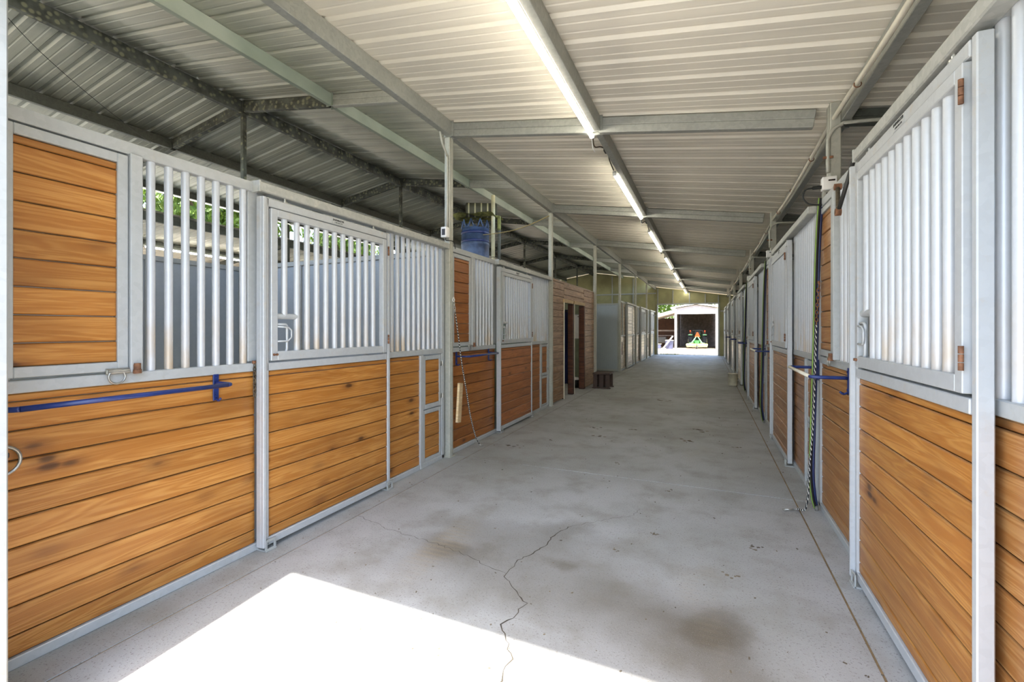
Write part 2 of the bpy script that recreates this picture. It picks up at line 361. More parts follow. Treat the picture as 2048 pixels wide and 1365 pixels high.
class MB:
    def __init__(s): s.v = []; s.f = []; s.sm = []
    def raw(s, V, F, mtx=None, smooth=False):
        o = len(s.v)
        s.v += [tuple(mtx @ Vector(p)) for p in V] if mtx is not None else V
        s.f += [tuple(i + o for i in f) for f in F]; s.sm += [smooth] * len(F)
        return s
    def box(s, c, d, ch=.003, mtx=None):
        V, F = _cbox(*c, *d, ch); return s.raw(V, F, mtx)
    def frame(s, x0, x1, z0, z1, w, y0, y1, wb=None, ch=.003):
        # rectangular frame in the XZ plane
        wb = wb or w; yc = (y0 + y1) / 2; dy = y1 - y0
        s.box(((x0 + w / 2), yc, (z0 + z1) / 2), (w, dy, z1 - z0), ch)
        s.box(((x1 - w / 2), yc, (z0 + z1) / 2), (w, dy, z1 - z0), ch)
        s.box(((x0 + x1) / 2, yc, z1 - w / 2), (x1 - x0 - 2 * w, dy, w), ch)
        s.box(((x0 + x1) / 2, yc, z0 + wb / 2), (x1 - x0 - 2 * w, dy, wb), ch)
        return s
    def cyl(s, c, r, h, n=14, axis='Z', r2=None, smooth=True, cap=True):
        r2 = r if r2 is None else r2
        V = []; F = []
        for i in range(n):
            a = 2 * math.pi * i / n
            V += [(r * math.cos(a), r * math.sin(a), -h / 2), (r2 * math.cos(a), r2 * math.sin(a), h / 2)]
        for i in range(n):
            j = (i + 1) % n; F.append((2 * i, 2 * j, 2 * j + 1, 2 * i + 1))
        m = Matrix.Translation(c)
        if axis == 'X': m = m @ Matrix.Rotation(R(90), 4, 'Y')
        if axis == 'Y': m = m @ Matrix.Rotation(R(-90), 4, 'X')
        if isinstance(axis, Vector): m = m @ axis.normalized().to_track_quat('Z', 'Y').to_matrix().to_4x4()
        s.raw(V, F, m, smooth)
        if cap:
            s.raw([V[2 * i] for i in range(n)], [tuple(range(n))[::-1]], m); s.raw([V[2 * i + 1] for i in range(n)], [tuple(range(n))], m)
        return s
    def lathe(s, c, prof, n=20, smooth=True):
        V = []; F = []
        for (r, z) in prof:
            for i in range(n):
                a = 2 * math.pi * i / n; V.append((c[0] + r * math.cos(a), c[1] + r * math.sin(a), c[2] + z))
        for k in range(len(prof) - 1):
            for i in range(n):
                j = (i + 1) % n; F.append((k * n + i, k * n + j, (k + 1) * n + j, (k + 1) * n + i))
        return s.raw(V, F, None, smooth)
    def torus(s, c, R_, r, axis='Y', n=18, m=8, sx=1., sz=1.):
        V = []; F = []
        for i in range(n):
            a = 2 * math.pi * i / n
            for j in range(m):
                b = 2 * math.pi * j / m; q = R_ + r * math.cos(b)
                V.append((q * math.cos(a) * sx, r * math.sin(b), q * math.sin(a) * sz))
        for i in range(n):
            for j in range(m):
                F.append((i * m + j, i * m + (j + 1) % m, ((i + 1) % n) * m + (j + 1) % m, ((i + 1) % n) * m + j))
        mt = Matrix.Translation(c)
        if axis == 'X': mt = mt @ Matrix.Rotation(R(90), 4, 'Z')
        if axis == 'Z': mt = mt @ Matrix.Rotation(R(90), 4, 'X')
        return s.raw(V, F, mt, True)
    def tube(s, pts, r, n=8, sub=0, cap=True):
        P = [Vector(p) for p in pts]
        if sub:  # Catmull-Rom
            Q = []
            for i in range(len(P) - 1):
                p0 = P[max(i - 1, 0)]; p1 = P[i]; p2 = P[i + 1]; p3 = P[min(i + 2, len(P) - 1)]
                for k in range(sub):
                    t = k / sub
                    Q.append(.5 * ((2 * p1) + (p2 - p0) * t + (2 * p0 - 5 * p1 + 4 * p2 - p3) * t * t + (3 * p1 - p0 - 3 * p2 + p3) * t ** 3))
            Q.append(P[-1]); P = Q
        V = []; F = []
        up = None
        for i, p in enumerate(P):
            d = (P[min(i + 1, len(P) - 1)] - P[max(i - 1, 0)]).normalized()
            if up is None: up = d.orthogonal().normalized()
            up = (up - d * up.dot(d)); up = up.normalized() if up.length > 1e-6 else d.orthogonal().normalized()
            sd = d.cross(up)
            for j in range(n):
                a = 2 * math.pi * j / n; V.append(tuple(p + (up * math.cos(a) + sd * math.sin(a)) * r))
        for i in range(len(P) - 1):
            for j in range(n):
                k = (j + 1) % n; F.append((i * n + j, i * n + k, (i + 1) * n + k, (i + 1) * n + j))
        if cap: F += [tuple(range(n))[::-1], tuple((len(P) - 1) * n + j for j in range(n))]
        return s.raw(V, F, None, True)
    def mesh(s, name, mat):
        me = bpy.data.meshes.new(name); me.from_pydata(s.v, [], s.f)
        if any(s.sm): me.polygons.foreach_set('use_smooth', s.sm)
        me.materials.append(M[mat]); me.update(); return me

def link(name, data, parent=None, loc=(0, 0, 0), rot=None, label=None, kind=None, scale=None):
    o = bpy.data.objects.new(name, data); COL.objects.link(o)
    o.location = loc
    if rot is not None: o.rotation_euler = rot
    if scale is not None: o.scale = scale
    if parent is not None: o.parent = parent
    if label: o['label'] = label
    if kind: o['kind'] = kind
    return o
def thing(name, label, cat, loc=(0, 0, 0), rz=0, group=None, data=None):
    o = link(name, data, None, loc, (0, 0, rz)); o['label'] = label; o['category'] = cat
    if group: o['group'] = group
    return o
def struct(name, loc=(0, 0, 0), data=None, rz=0):
    return link(name, data, None, loc, (0, 0, rz), kind='structure')
def cached(key, fn):
    if key not in CACHE: CACHE[key] = fn()
    return CACHE[key]
def boxm(dx, dy, dz, mat, ch=.003):
    return cached(('b', round(dx, 4), round(dy, 4), round(dz, 4), mat, ch), lambda: MB().box((0, 0, 0), (dx, dy, dz), ch).mesh('box_piece', mat))
def cylm(r, h, mat, n=14):
    return cached(('c', round(r, 4), round(h, 4), mat, n), lambda: MB().cyl((0, 0, 0), r, h, n).mesh('round_piece', mat))
def copy_tree(o, parent=None):
    c = o.copy(); COL.objects.link(c); c.parent = parent
    for ch in list(o.children): copy_tree(ch, c)
    return c

# ---------------------------------------------------------------- layout
Y0, BAY, NB = .778, 3.658, 7
XL, XR = -2.76, .868
YE = Y0 + BAY * NB                      # 26.38, the far gable
XRIDGE = -6.21
def z_lean(x): return 3.84 - .15 * (x + 2.76)
def z_high(x): return 4.79 - .15 * (x - XRIDGE) if x > XRIDGE else 4.79 + .165 * (x - XRIDGE)
def z_far(x): return 3.70 + .15 * (x + 9.66)
FR = [Y0 + BAY * k for k in range(NB + 1)]
DY = -.08                               # right stall row sits slightly toward the entrance

# ---------------------------------------------------------------- ground, floor
struct('ground', data=MB().raw([(-70, -30, -.06), (70, -30, -.06), (70, 110, -.06), (-70, 110, -.06)], [(0, 1, 2, 3)]).mesh('ground', 'ground'))
apron = struct('floor_apron', data=MB().box((-3, -5.7, -.05), (24, 12.8, .1), .01).mesh('apron', 'concrete'))  # enlarged out of view so sunlit concrete bounces light onto the ceiling
floor = struct('floor', data=MB().box((-4.6, 13.6, -.055), (19.6, 26.2, .1), 0).mesh('floor_bed', 'joint'))
def slab(x0, x1, y0, y1):
    g = .006
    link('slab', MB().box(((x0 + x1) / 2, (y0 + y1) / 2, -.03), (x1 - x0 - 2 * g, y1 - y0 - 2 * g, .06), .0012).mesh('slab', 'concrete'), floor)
J1, J2 = -2.524, .685
ys = [.55] + [4.49 + 3.658 * k for k in range(6)] + [26.6]
for a, b in zip(ys[:-1], ys[1:]):
    slab(J1, J2, a, b)
    slab(J2, 4.9, a, b)
    slab(-13.8, J1, a, b)
def crack(pts, w):
    V = []; F = []; P = []
    for i in range(len(pts) - 1):
        a, b = Vector(pts[i]), Vector(pts[i + 1]); n = max(2, int((b - a).length / .03))
        for k in range(n): P.append(a.lerp(b, k / n) + Vector((rnd.uniform(-.012, .012), rnd.uniform(-.012, .012))))
    P.append(Vector(pts[-1]))
    for i, p in enumerate(P):
        d = (P[min(i + 1, len(P) - 1)] - P[max(i - 1, 0)]).normalized(); q = Vector((-d.y, d.x)) * w * rnd.uniform(.35, 1.)
        V += [(p.x + q.x, p.y + q.y, .0012), (p.x - q.x, p.y - q.y, .0012)]
    for i in range(len(P) - 1): F.append((2 * i, 2 * i + 1, 2 * i + 3, 2 * i + 2))
    link('crack', MB().raw(V, F).mesh('crack', 'crack'), floor)
crack([(-.94, 3.22), (-1.0, 3.0), (-1.02, 2.8), (-1.1, 2.62), (-1.1, 2.5), (-1.11, 2.42), (-1.03, 2.36), (-.96, 2.28), (-.89, 2.22), (-.9, 2.13), (-.93, 2.02), (-.86, 1.93), (-.8, 1.82), (-.8, 1.74), (-.78, 1.6)], .0045)
crack([(-2.5, 2.74), (-2.1, 2.64), (-1.7, 2.6), (-1.45, 2.55), (-1.3, 2.5), (-1.1, 2.45)], .002)
crack([(-.94, 3.22), (-.75, 3.42), (-.55, 3.6), (-.5, 3.75)], .0016)
# crumbs of dirt lying on the slab
mb = MB()
for i in range(300):
    x = rnd.uniform(-2.6, .8); y = 1.7 + 9 * rnd.random() ** 1.7
    s = rnd.uniform(.002, .0065) * (1 + .06 * y); a = rnd.uniform(0, 3.1)
    m = Matrix.Translation((x, y, s * .22)) @ Matrix.Rotation(a, 4, 'Z')
    mb.box((0, 0, 0), (s * rnd.uniform(1, 2.4), s, s * .5), s * .2, m)
link('debris', mb.mesh('debris', 'dirt'), floor, kind='stuff')
mb = MB()
for (x, y, s) in [(-.2, 6.3, .1), (-1.5, 6.6, .09), (-.85, 9.6, .13), (-.05, 7.0, .12), (-1.35, 6.1, .09), (.12, 2.95, .05), (.35, 6.2, .05), (-1.9, 5.6, .05), (-.55, 3.0, .03), (-.35, 3.35, .03), (-.9, 4.95, .04), (-2.2, 5.15, .09), (-.3, 4.3, .035), (.3, 3.4, .04), (-1.0, 6.7, .06)]:
    for k in range(6):
        q = s * rnd.uniform(.15, .42); cx, cy = x + rnd.gauss(0, s * .6), y + rnd.gauss(0, s * .45); n = 9
        V = [(cx, cy, .004)] + [(cx + q * rnd.uniform(.5, 1.2) * math.cos(a * 6.283 / n), cy + q * rnd.uniform(.4, .9) * math.sin(a * 6.283 / n), .0008) for a in range(n)]
        mb.raw(V, [(0, 1 + a, 1 + (a + 1) % n) for a in range(n)])
link('droppings', mb.mesh('droppings', 'dirt'), floor, kind='stuff')

# ---------------------------------------------------------------- roof
ceiling = struct('ceiling')
def roof_profile():
    pts = []
    for k in range(3):
        b = k * .3048
        pts += [(b, .022), (b + .014, .022), (b + .034, 0), (b + .092, 0), (b + .099, .0035), (b + .107, .0035), (b + .114, 0), (b + .194, 0), (b + .201, .0035), (b + .209, .0035), (b + .216, 0), (b + .271, 0), (b + .291, .022)]
    pts.append((.9144, .022)); return pts
def sheets(x0, z0, x1, z1, mat, y_start=.42, n=29):
    L = math.hypot(x1 - x0, z1 - z0); pr = roof_profile()
    V = []; F = []; T = .0015
    for (y, z) in pr: V += [(0, y, z), (L, y, z)]
    for i in range(len(pr) - 1): F.append((2 * i, 2 * i + 1, 2 * i + 3, 2 * i + 2))
    o = len(V)
    for (y, z) in pr: V += [(0, y, z + T), (L, y, z + T)]
    for i in range(len(pr) - 1): F.append((o + 2 * i, o + 2 * i + 2, o + 2 * i + 3, o + 2 * i + 1))
    me = MB().raw(V, F).mesh('roof_sheet', mat)
    ang = -math.atan2(z1 - z0, x1 - x0)
    for k in range(n):
        link('roof_sheet', me, ceiling, (x0, y_start + k * .9144, z0), (0, ang, 0))
sheets(-2.83, z_lean(-2.83), 4.8, z_lean(4.8), 'roof')
sheets(XRIDGE, z_high(XRIDGE), -2.6, z_high(-2.6), 'roofhi')
sheets(-9.98, z_high(-9.98), XRIDGE, z_high(XRIDGE), 'roofhi')
sheets(-14.3, z_far(-14.3), -9.6, z_far(-9.6), 'roof')
# ridge cap
link('ridge_cap', MB().box((XRIDGE, 13.6, z_high(XRIDGE) + .05), (.3, 26.4, .02), .004).mesh('ridge_cap', 'roofhi'), ceiling)

def purlins(name, x, ztop, mat, w=.06, h=.145, lip=True):
    L = BAY - .075
    def mk():
        mb = MB().box((0, 0, -h / 2), (w, L, h), .004)
        if lip: mb.box((0, -L / 2 + .004, -h / 2), (w + .05, .008, h * 1.05), .001); mb.box((0, L / 2 - .004, -h / 2), (w + .05, .008, h * 1.05), .001)
        return mb.mesh(name, mat)
    me = cached(('p', name, w, h, mat), mk)
    for k in range(NB): link(name, me, ceiling, (x, FR[k] + BAY / 2, ztop))
purlins('eave_beam', -2.70, z_lean(-2.70) - .004, 'purlin', .075, .165)
purlins('purlin', -1.0, z_lean(-1.0) - .006, 'purlin', .065, .145)
purlins('purlin', 1.01, z_lean(1.01) - .006, 'purlin', .065, .145)
purlins('purlin', 2.85, z_lean(2.85) - .006, 'purlin', .065, .145)
purlins('purlin', 4.45, z_lean(4.45) - .006, 'purlin', .065, .145)
purlins('ridge_beam', XRIDGE, z_high(XRIDGE) - .02, 'lichen', .07, .17)
purlins('purlin', -4.5, z_high(-4.5) - .006, 'green_purlin', .06, .16)
purlins('purlin', -7.9, z_high(-7.9) - .006, 'darkpurlin', .06, .15)
purlins('eave_beam', -9.62, z_high(-9.62) - .006, 'darkpurlin', .06, .12)
purlins('eave_beam', -9.72, z_far(-9.72) - .006, 'darkpurlin', .075, .165)
purlins('purlin', -11.4, z_far(-11.4) - .006, 'darkpurlin', .065, .145)
purlins('purlin', -13.3, z_far(-13.3) - .006, 'darkpurlin', .065, .145)

def rafter(x0, z0, x1, z1, mat, h=.15, w=.07, stack=True):
    L = math.hypot(x1 - x0, z1 - z0)
    def mk():
        mb = MB()
        if stack: mb.box((L / 2, 0, -h * .25 - .001), (L, w, h * .49), .006).box((L / 2, 0, -h * .75), (L, w, h * .49), .006)
        else: mb.box((L / 2, 0, -h / 2), (L, w, h), .004)
        return mb.mesh('rafter', mat)
    me = mk(); ang = -math.atan2(z1 - z0, x1 - x0)
    for k in range(1, NB): link('rafter', me, ceiling, (x0, FR[k], z0), (0, ang, 0))
e = .012
rafter(-2.66, z_lean(-2.66) - e, -1.035, z_lean(-1.035) - e, 'purlin')
rafter(-.965, z_lean(-.965) - e, .83, z_lean(.83) - e, 'purlin')
rafter(1.05, z_lean(1.05) - e - .01, 4.6, z_lean(4.6) - e - .01, 'darkpurlin', .12)
rafter(XRIDGE + .04, z_high(XRIDGE + .04) - e, -4.53, z_high(-4.53) - e, 'lichen')
rafter(-4.47, z_high(-4.47) - e, -2.6, z_high(-2.6) - e, 'purlin')
rafter(-7.87, z_high(-7.87) - e, XRIDGE - .04, z_high(XRIDGE - .04) - e, 'lichen')
rafter(-9.6, z_high(-9.6) - e, -7.93, z_high(-7.93) - e, 'darkpurlin')
rafter(-13.6, z_far(-13.6) - e, -9.75, z_far(-9.75) - e, 'darkpurlin')

def posts(x, dy, z0, z1, wx, wy, mat, double=False, ks=range(1, NB)):
    def mk():
        mb = MB()
        if double:
            mb.box((0, -wy * .25, (z1 - z0) / 2), (wx, wy * .49, z1 - z0), .006).box((0, wy * .25, (z1 - z0) / 2), (wx, wy * .49, z1 - z0), .006)
        else:
            mb.box((0, 0, (z1 - z0) / 2), (wx, wy, z1 - z0), .006).box((wx / 2 + .002, 0, (z1 - z0) / 2), (.006, wy * .35, z1 - z0), .002)
        mb.box((0, 0, .004), (wx * 1.5, wy * 1.4, .008), .001)
        return mb.mesh('roof_post', mat)
    me = mk()
    for k in ks: link('roof_post', me, ceiling, (x, FR[k] + dy, z0))
posts(-2.725, 0, 0, z_lean(-2.7) - .172, .07, .08, 'post')
posts(.94, DY + .02, 0, z_lean(.9) - .005, .075, .13, 'post', True)
posts(XRIDGE, 0, 0, z_high(XRIDGE) - .19, .06, .06, 'lichen')
posts(-9.69, 0, 0, z_high(-9.69) - .13, .07, .07, 'darkpurlin')
posts(-13.4, 0, 0, z_far(-13.4) - .1, .07, .07, 'darkpurlin')
posts(4.5, 0, 0, z_lean(4.5) - .15, .07, .07, 'darkpurlin')

# ---------------------------------------------------------------- gable walls
def prism(x0, x1, zb, zt0, zt1, y0, y1, mat, name):
    V = [(x0, y0, zb), (x1, y0, zb), (x1, y0, zt1), (x0, y0, zt0), (x0, y1, zb), (x1, y1, zb), (x1, y1, zt1), (x0, y1, zt0)]
    F = [(0, 1, 2, 3), (5, 4, 7, 6), (1, 5, 6, 2), (4, 0, 3, 7), (3, 2, 6, 7), (4, 5, 1, 0)]
    return MB().raw(V, F).mesh(name, mat)
def roofz(x):
    if x >= -2.76: return z_lean(x)
    if x >= -9.66: return z_high(x)
    return z_far(x)
def gable(name, y0, y1, oxl, oxr, oz, mat, girt_y):
    w = struct(name); tz = -.03 if girt_y is not None else .026
    xs = [-14.1, -13.2, -12.75, -11.3, -9.95, -9.7, -9.62, -7.9, -6.21, -5.1, -3.9, -2.78, -2.72, oxl, -1.75, -.9, -.1, oxr, 1.4, 2.4, 3.4, 4.6]
    for a, b in zip(xs[:-1], xs[1:]):
        if b - a < .1: 
            za = min(roofz(a), roofz(b)); ta = tb = za
        else: ta, tb = roofz(a + .001), roofz(b - .001)
        zb = oz if ((a >= oxl - .01 and b <= oxr + .01) or (a >= -12.8 and b <= -9.94)) else 0.
        if girt_y is None and -9.75 < a and b < -2.7: ta = tb = 3.5  # unseen front sheets cut low so daylight reaches the high roof
        link('wall_sheet', prism(a + .0015, b - .0015, zb, ta + tz, tb + tz, y0, y1, mat, 'wall_sheet'), w)
        if b - a > .5 and girt_y is not None:
            link('wall_stud', MB().box((a, girt_y, (zb + ta - .1) / 2), (.05, .05, ta - .1 - zb), .003).mesh('wall_stud', 'frame2'), w)
    if girt_y is not None:
        for (a, b, z) in [(-9.6, oxl - .1, 3.45), (-14, oxl - .1, 2.2), (oxl, oxr, oz + .04), (oxr + .1, 4.5, 2.4)]:
            link('wall_girt', MB().box(((a + b) / 2, girt_y, z), (b - a, .055, .07), .003).mesh('wall_girt', 'frame2'), w)
    for x in (oxl - .03, oxr + .03):
        link('jamb', MB().box((x, (y0 + y1) / 2, oz / 2), (.06, y1 - y0 + .1, oz), .005).mesh('jamb', 'frame2'), w)
    link('header', MB().box(((oxl + oxr) / 2, (y0 + y1) / 2, oz + .03), (oxr - oxl + .12, y1 - y0 + .1, .06), .005).mesh('header', 'frame'), w)
    return w
gable('wall_back', YE + .02, YE + .08, -2.55, .545, 2.79, 'olive', YE - .02)
gable('wall_front', .62, .68, -2.228, .62, 2.73, 'olive', None)

# ---------------------------------------------------------------- outer and partition walls
def panels(parent, p0, p1, z0, z1, n, mat='panel'):
    """a run of flat sheets between two plan points, with posts and a top rail"""
    a, b = Vector(p0), Vector(p1); d = (b - a); L = d.length; ang = math.atan2(d.y, d.x); s = L / n
    me = boxm(s - .05, .018, z1 - z0 - .06, mat); pm = boxm(.05, .05, z1 - z0, 'frame2')
    for k in range(n):
        c = a + d * ((k + .5) / n); link('partition_sheet', me, parent, (c.x, c.y, (z0 + z1) / 2), (0, 0, ang))
    for k in range(n + 1):
        c = a + d * (k / n); link('partition_post', pm, parent, (c.x, c.y, (z0 + z1) / 2), (0, 0, ang))
    c = (a + b) / 2
    link('top_rail', boxm(L, .06, .06, 'frame2'), parent, (c.x, c.y, z1 - .03), (0, 0, ang))
    link('bottom_rail', boxm(L, .06, .06, 'frame2'), parent, (c.x, c.y, z0 + .03), (0, 0, ang))
wall_left = struct('wall_left')
for k in range(0, NB):
    if k in (2,): continue
    if k != 3: panels(wall_left, (XRIDGE, FR[k] + .05), (XRIDGE, FR[k + 1] - .05), .02, 2.36, 3)
for k in (1, 5, 6): panels(wall_left, (XRIDGE + .04, FR[k]), (XL - .06, FR[k]), .02, 2.38, 3)
panels(wall_left, (XRIDGE + .04, FR[4]), (XL - .03, FR[4]), .02, 2.33, 2)
panels(wall_left, (XRIDGE, FR[3] + .05), (XRIDGE, FR[4] - .05), .02, 2.36, 3)
for k in range(NB): panels(wall_left, (-13.45, FR[k] + .05), (-13.45, FR[k + 1] - .05), .02, 2.4, 2)
wall_right = struct('wall_right')
for k in range(NB): panels(wall_right, (4.55, FR[k] + .05), (4.55, FR[k + 1] - .05), .02, 2.35, 2)
for k in range(1, NB): panels(wall_right, (1.0, FR[k]), (4.5, FR[k]), .02, 2.35, 3)

# ---------------------------------------------------------------- stall fronts
PITCH = .127
def plank_mesh(L, h, mat, t=.028):
    def mk():
        e, g = .0055, .0017
        y0, y1 = -t / 2, t / 2; hh = h / 2 - g
        prof = [(y0, -hh + e), (y0, hh - e), (y0 + .006, hh), (y1, hh), (y1, -hh), (y0 + .006, -hh)]
        n = len(prof); V = [(-L / 2, y, z) for y, z in prof] + [(L / 2, y, z) for y, z in prof]
        F = [(i, (i + 1) % n, n + (i + 1) % n, n + i)[::-1] for i in range(n)] + [tuple(range(n)), tuple(range(2 * n - 1, n - 1, -1))]
        return MB().raw(V, F).mesh('plank', mat)
    return cached(('pl', round(L, 4), round(h, 4), mat), mk)
def plank_fill(parent, x0, x1, z0, z1, mat, y=0., pitch=PITCH, first=None):
    """boards from the top downward; first = height of the cut top board"""
    z = z1; h = first or pitch
    while z - z0 > .012:
        h = min(h, z - z0)
        link('plank', plank_mesh(x1 - x0, h, mat), parent, ((x0 + x1) / 2, y + rnd.uniform(-.0015, .0015), z - h / 2), (rnd.uniform(-.004, .004), 0, 0))
        z -= h; h = pitch
def bar_row(parent, xs, z0, z1, y, r=.0205):
    me = cylm(r, z1 - z0, 'bar')
    for x in xs: link('bar', me, parent, (x, y, (z0 + z1) / 2), (0, 0, rnd.uniform(0, 6)))

def make_front(name_label, loc, rz, top, wood, window_wood, solid=False, right=False):
    """stall front in local coordinates: x along the wall, -y to the aisle, origin at its left end"""
    F = thing('stall_front', name_label, 'stall front', loc, rz)
    W = BAY - .085; x0 = .045
    mid0, mid1 = 1.19, 1.245
    j2 = 2.43 if right else 2.575
    fr = MB()
    fr.box((x0 + .02, 0, top / 2), (.04, .05, top - .02), .004)                     # end uprights
    if right: fr.box((W - .02, 0, top / 2), (.055, .05, top - .02), .004)
    else: fr.box((W - .02, 0, top / 2), (.055, .05, top - .02), .004)
    fr.box(((x0 + W) / 2, 0, .025), (W - x0, .05, .05), .004)                       # bottom rail
    fr.box((.655, 0, top - .032), (1.25, .055, .064), .004)                          # top rail, window side
    fr.box(((x0 + 1.262) / 2, 0, (mid0 + mid1) / 2), (1.262 - x0, .052, mid1 - mid0), .004)
    fr.box(((j2 + W) / 2, 0, (mid0 + mid1) / 2 + .003), (W - j2, .052, mid1 - mid0), .004)
    fr.box(((1.28 + W) / 2, .005, top - .03), (W - 1.28, .045, .05), .004)
    fr.box((1.285, .008, (top + mid1) / 2), (.136, .03, top - mid1 - .02), .004).box((1.262, .04, mid0 / 2), (.09, .03, mid0), .004)           # jambs behind the door
    fr.box((j2, .008, top / 2), (.045, .035, top - .02), .004)
    fr.box((.578, -.012, (top + mid1) / 2 - .03), (.055, .07, top - mid1 - .06), .004)   # post beside the feed window
    fr.box((3.14, -.003, mid0 / 2), (.055, .052, mid0), .004)                      # feed door post
    link('frame', fr.mesh('frame', 'frame'), F)
    # sliding door track, a hat section over the door
    tk = MB().box(((1.24 + 3.6) / 2, -.05, top - .03), (2.36, .07, .065), .006)
    tk.box((1.245, -.05, top - .03), (.012, .08, .075), .002)
    link('door_track', tk.mesh('door_track', 'track'), F)
    # lower planking
    plank_fill(F, x0 + .04, 1.262, .05, mid0, wood, .004, first=.036)
    plank_fill(F, j2 + .02, 3.115, .05, mid0, wood, .004, first=.036)
    wx0, wx1 = (.04, .5) if right else (.085, .548)
    wz0, wz1 = mid1 + .012, top - .075
    if solid:
        plank_fill(F, x0 + .04, 1.22, mid1, top - .065, wood, .004)
        plank_fill(F, 2.6, W - .03, mid1, top - .065, wood, .004)
    else:
        bar_row(F, [.664 + .0876 * k for k in range(7)], mid1 - .01, top - .055, 0.)
        bar_row(F, [2.681 + .0866 * k for k in range(-2 if right else 0, 11) if 2.681 + .0866 * k < W - .04], mid1 - .01, top - .045, 0.)
        # hinged feed window with its own planks
        fw = link('feed_window', MB().frame(wx0, wx1, wz0, wz1, .046, -.03, .012).mesh('feed_window', 'frame'), F)
        plank_fill(fw, wx0 + .046, wx1 - .046, wz0 + .046, wz1 - .046, window_wood, -.004, .124, .038)
        # spring latch with its pull ring and rusty keeper
        lt = MB().cyl((.5, -.045, mid1 + .01), .011, .09, 10, 'X').box((.5, -.034, mid1 + .012), (.1, .008, .03), .002)
        lt.torus((.49, -.05, mid1 - .015), .035, .005, 'Y', 16, 6)
        link('latch', lt.mesh('latch', 'steel'), F, label='steel spring latch with a pull ring')
        kp = MB().cyl((.575, -.055, mid1 + .022), .015, .05, 10).cyl((.575, -.055, mid1 + .005), .02, .02, 6).box((.575, -.05, mid1 + .018), (.028, .012, .05), .003)
        link('keeper', kp.mesh('keeper', 'rust'), F, label='rusty latch keeper')
    # hinged lower feed door
    fd = link('feed_door', MB().frame(3.168, W - .05, .615, mid0 - .01, .045, -.022, .02).mesh('feed_door', 'frame'), F)
    plank_fill(fd, 3.168 + .045, W - .095, .66, mid0 - .055, wood, .0)
    lower = link('lower_panel', MB().frame(3.168, W - .05, .05, .6, .04, -.018, .02).mesh('lower_panel', 'frame'), F)
    plank_fill(lower, 3.168 + .04, W - .09, .09, .56, wood, .0)
    hg = cached('feed_hinge', lambda: MB().cyl((.02, -.03, 0), .009, .06, 8).box((0, -.026, 0), (.05, .006, .05), .001).mesh('hinge', 'steel'))
    for z in (.72, 1.08): link('hinge', hg, F, (W - .06, 0, z))
    # floor guides that hold the foot of the sliding door
    for x in (1.31, 2.53):
        g = MB().frame(x - .04, x + .04, 0., .075, .016, -.105, -.097, ch=.001).box((x, -.06, .006), (.08, .1, .01), .001)
        link('floor_guide', g.mesh('floor_guide', 'frame2'), F)
    return F

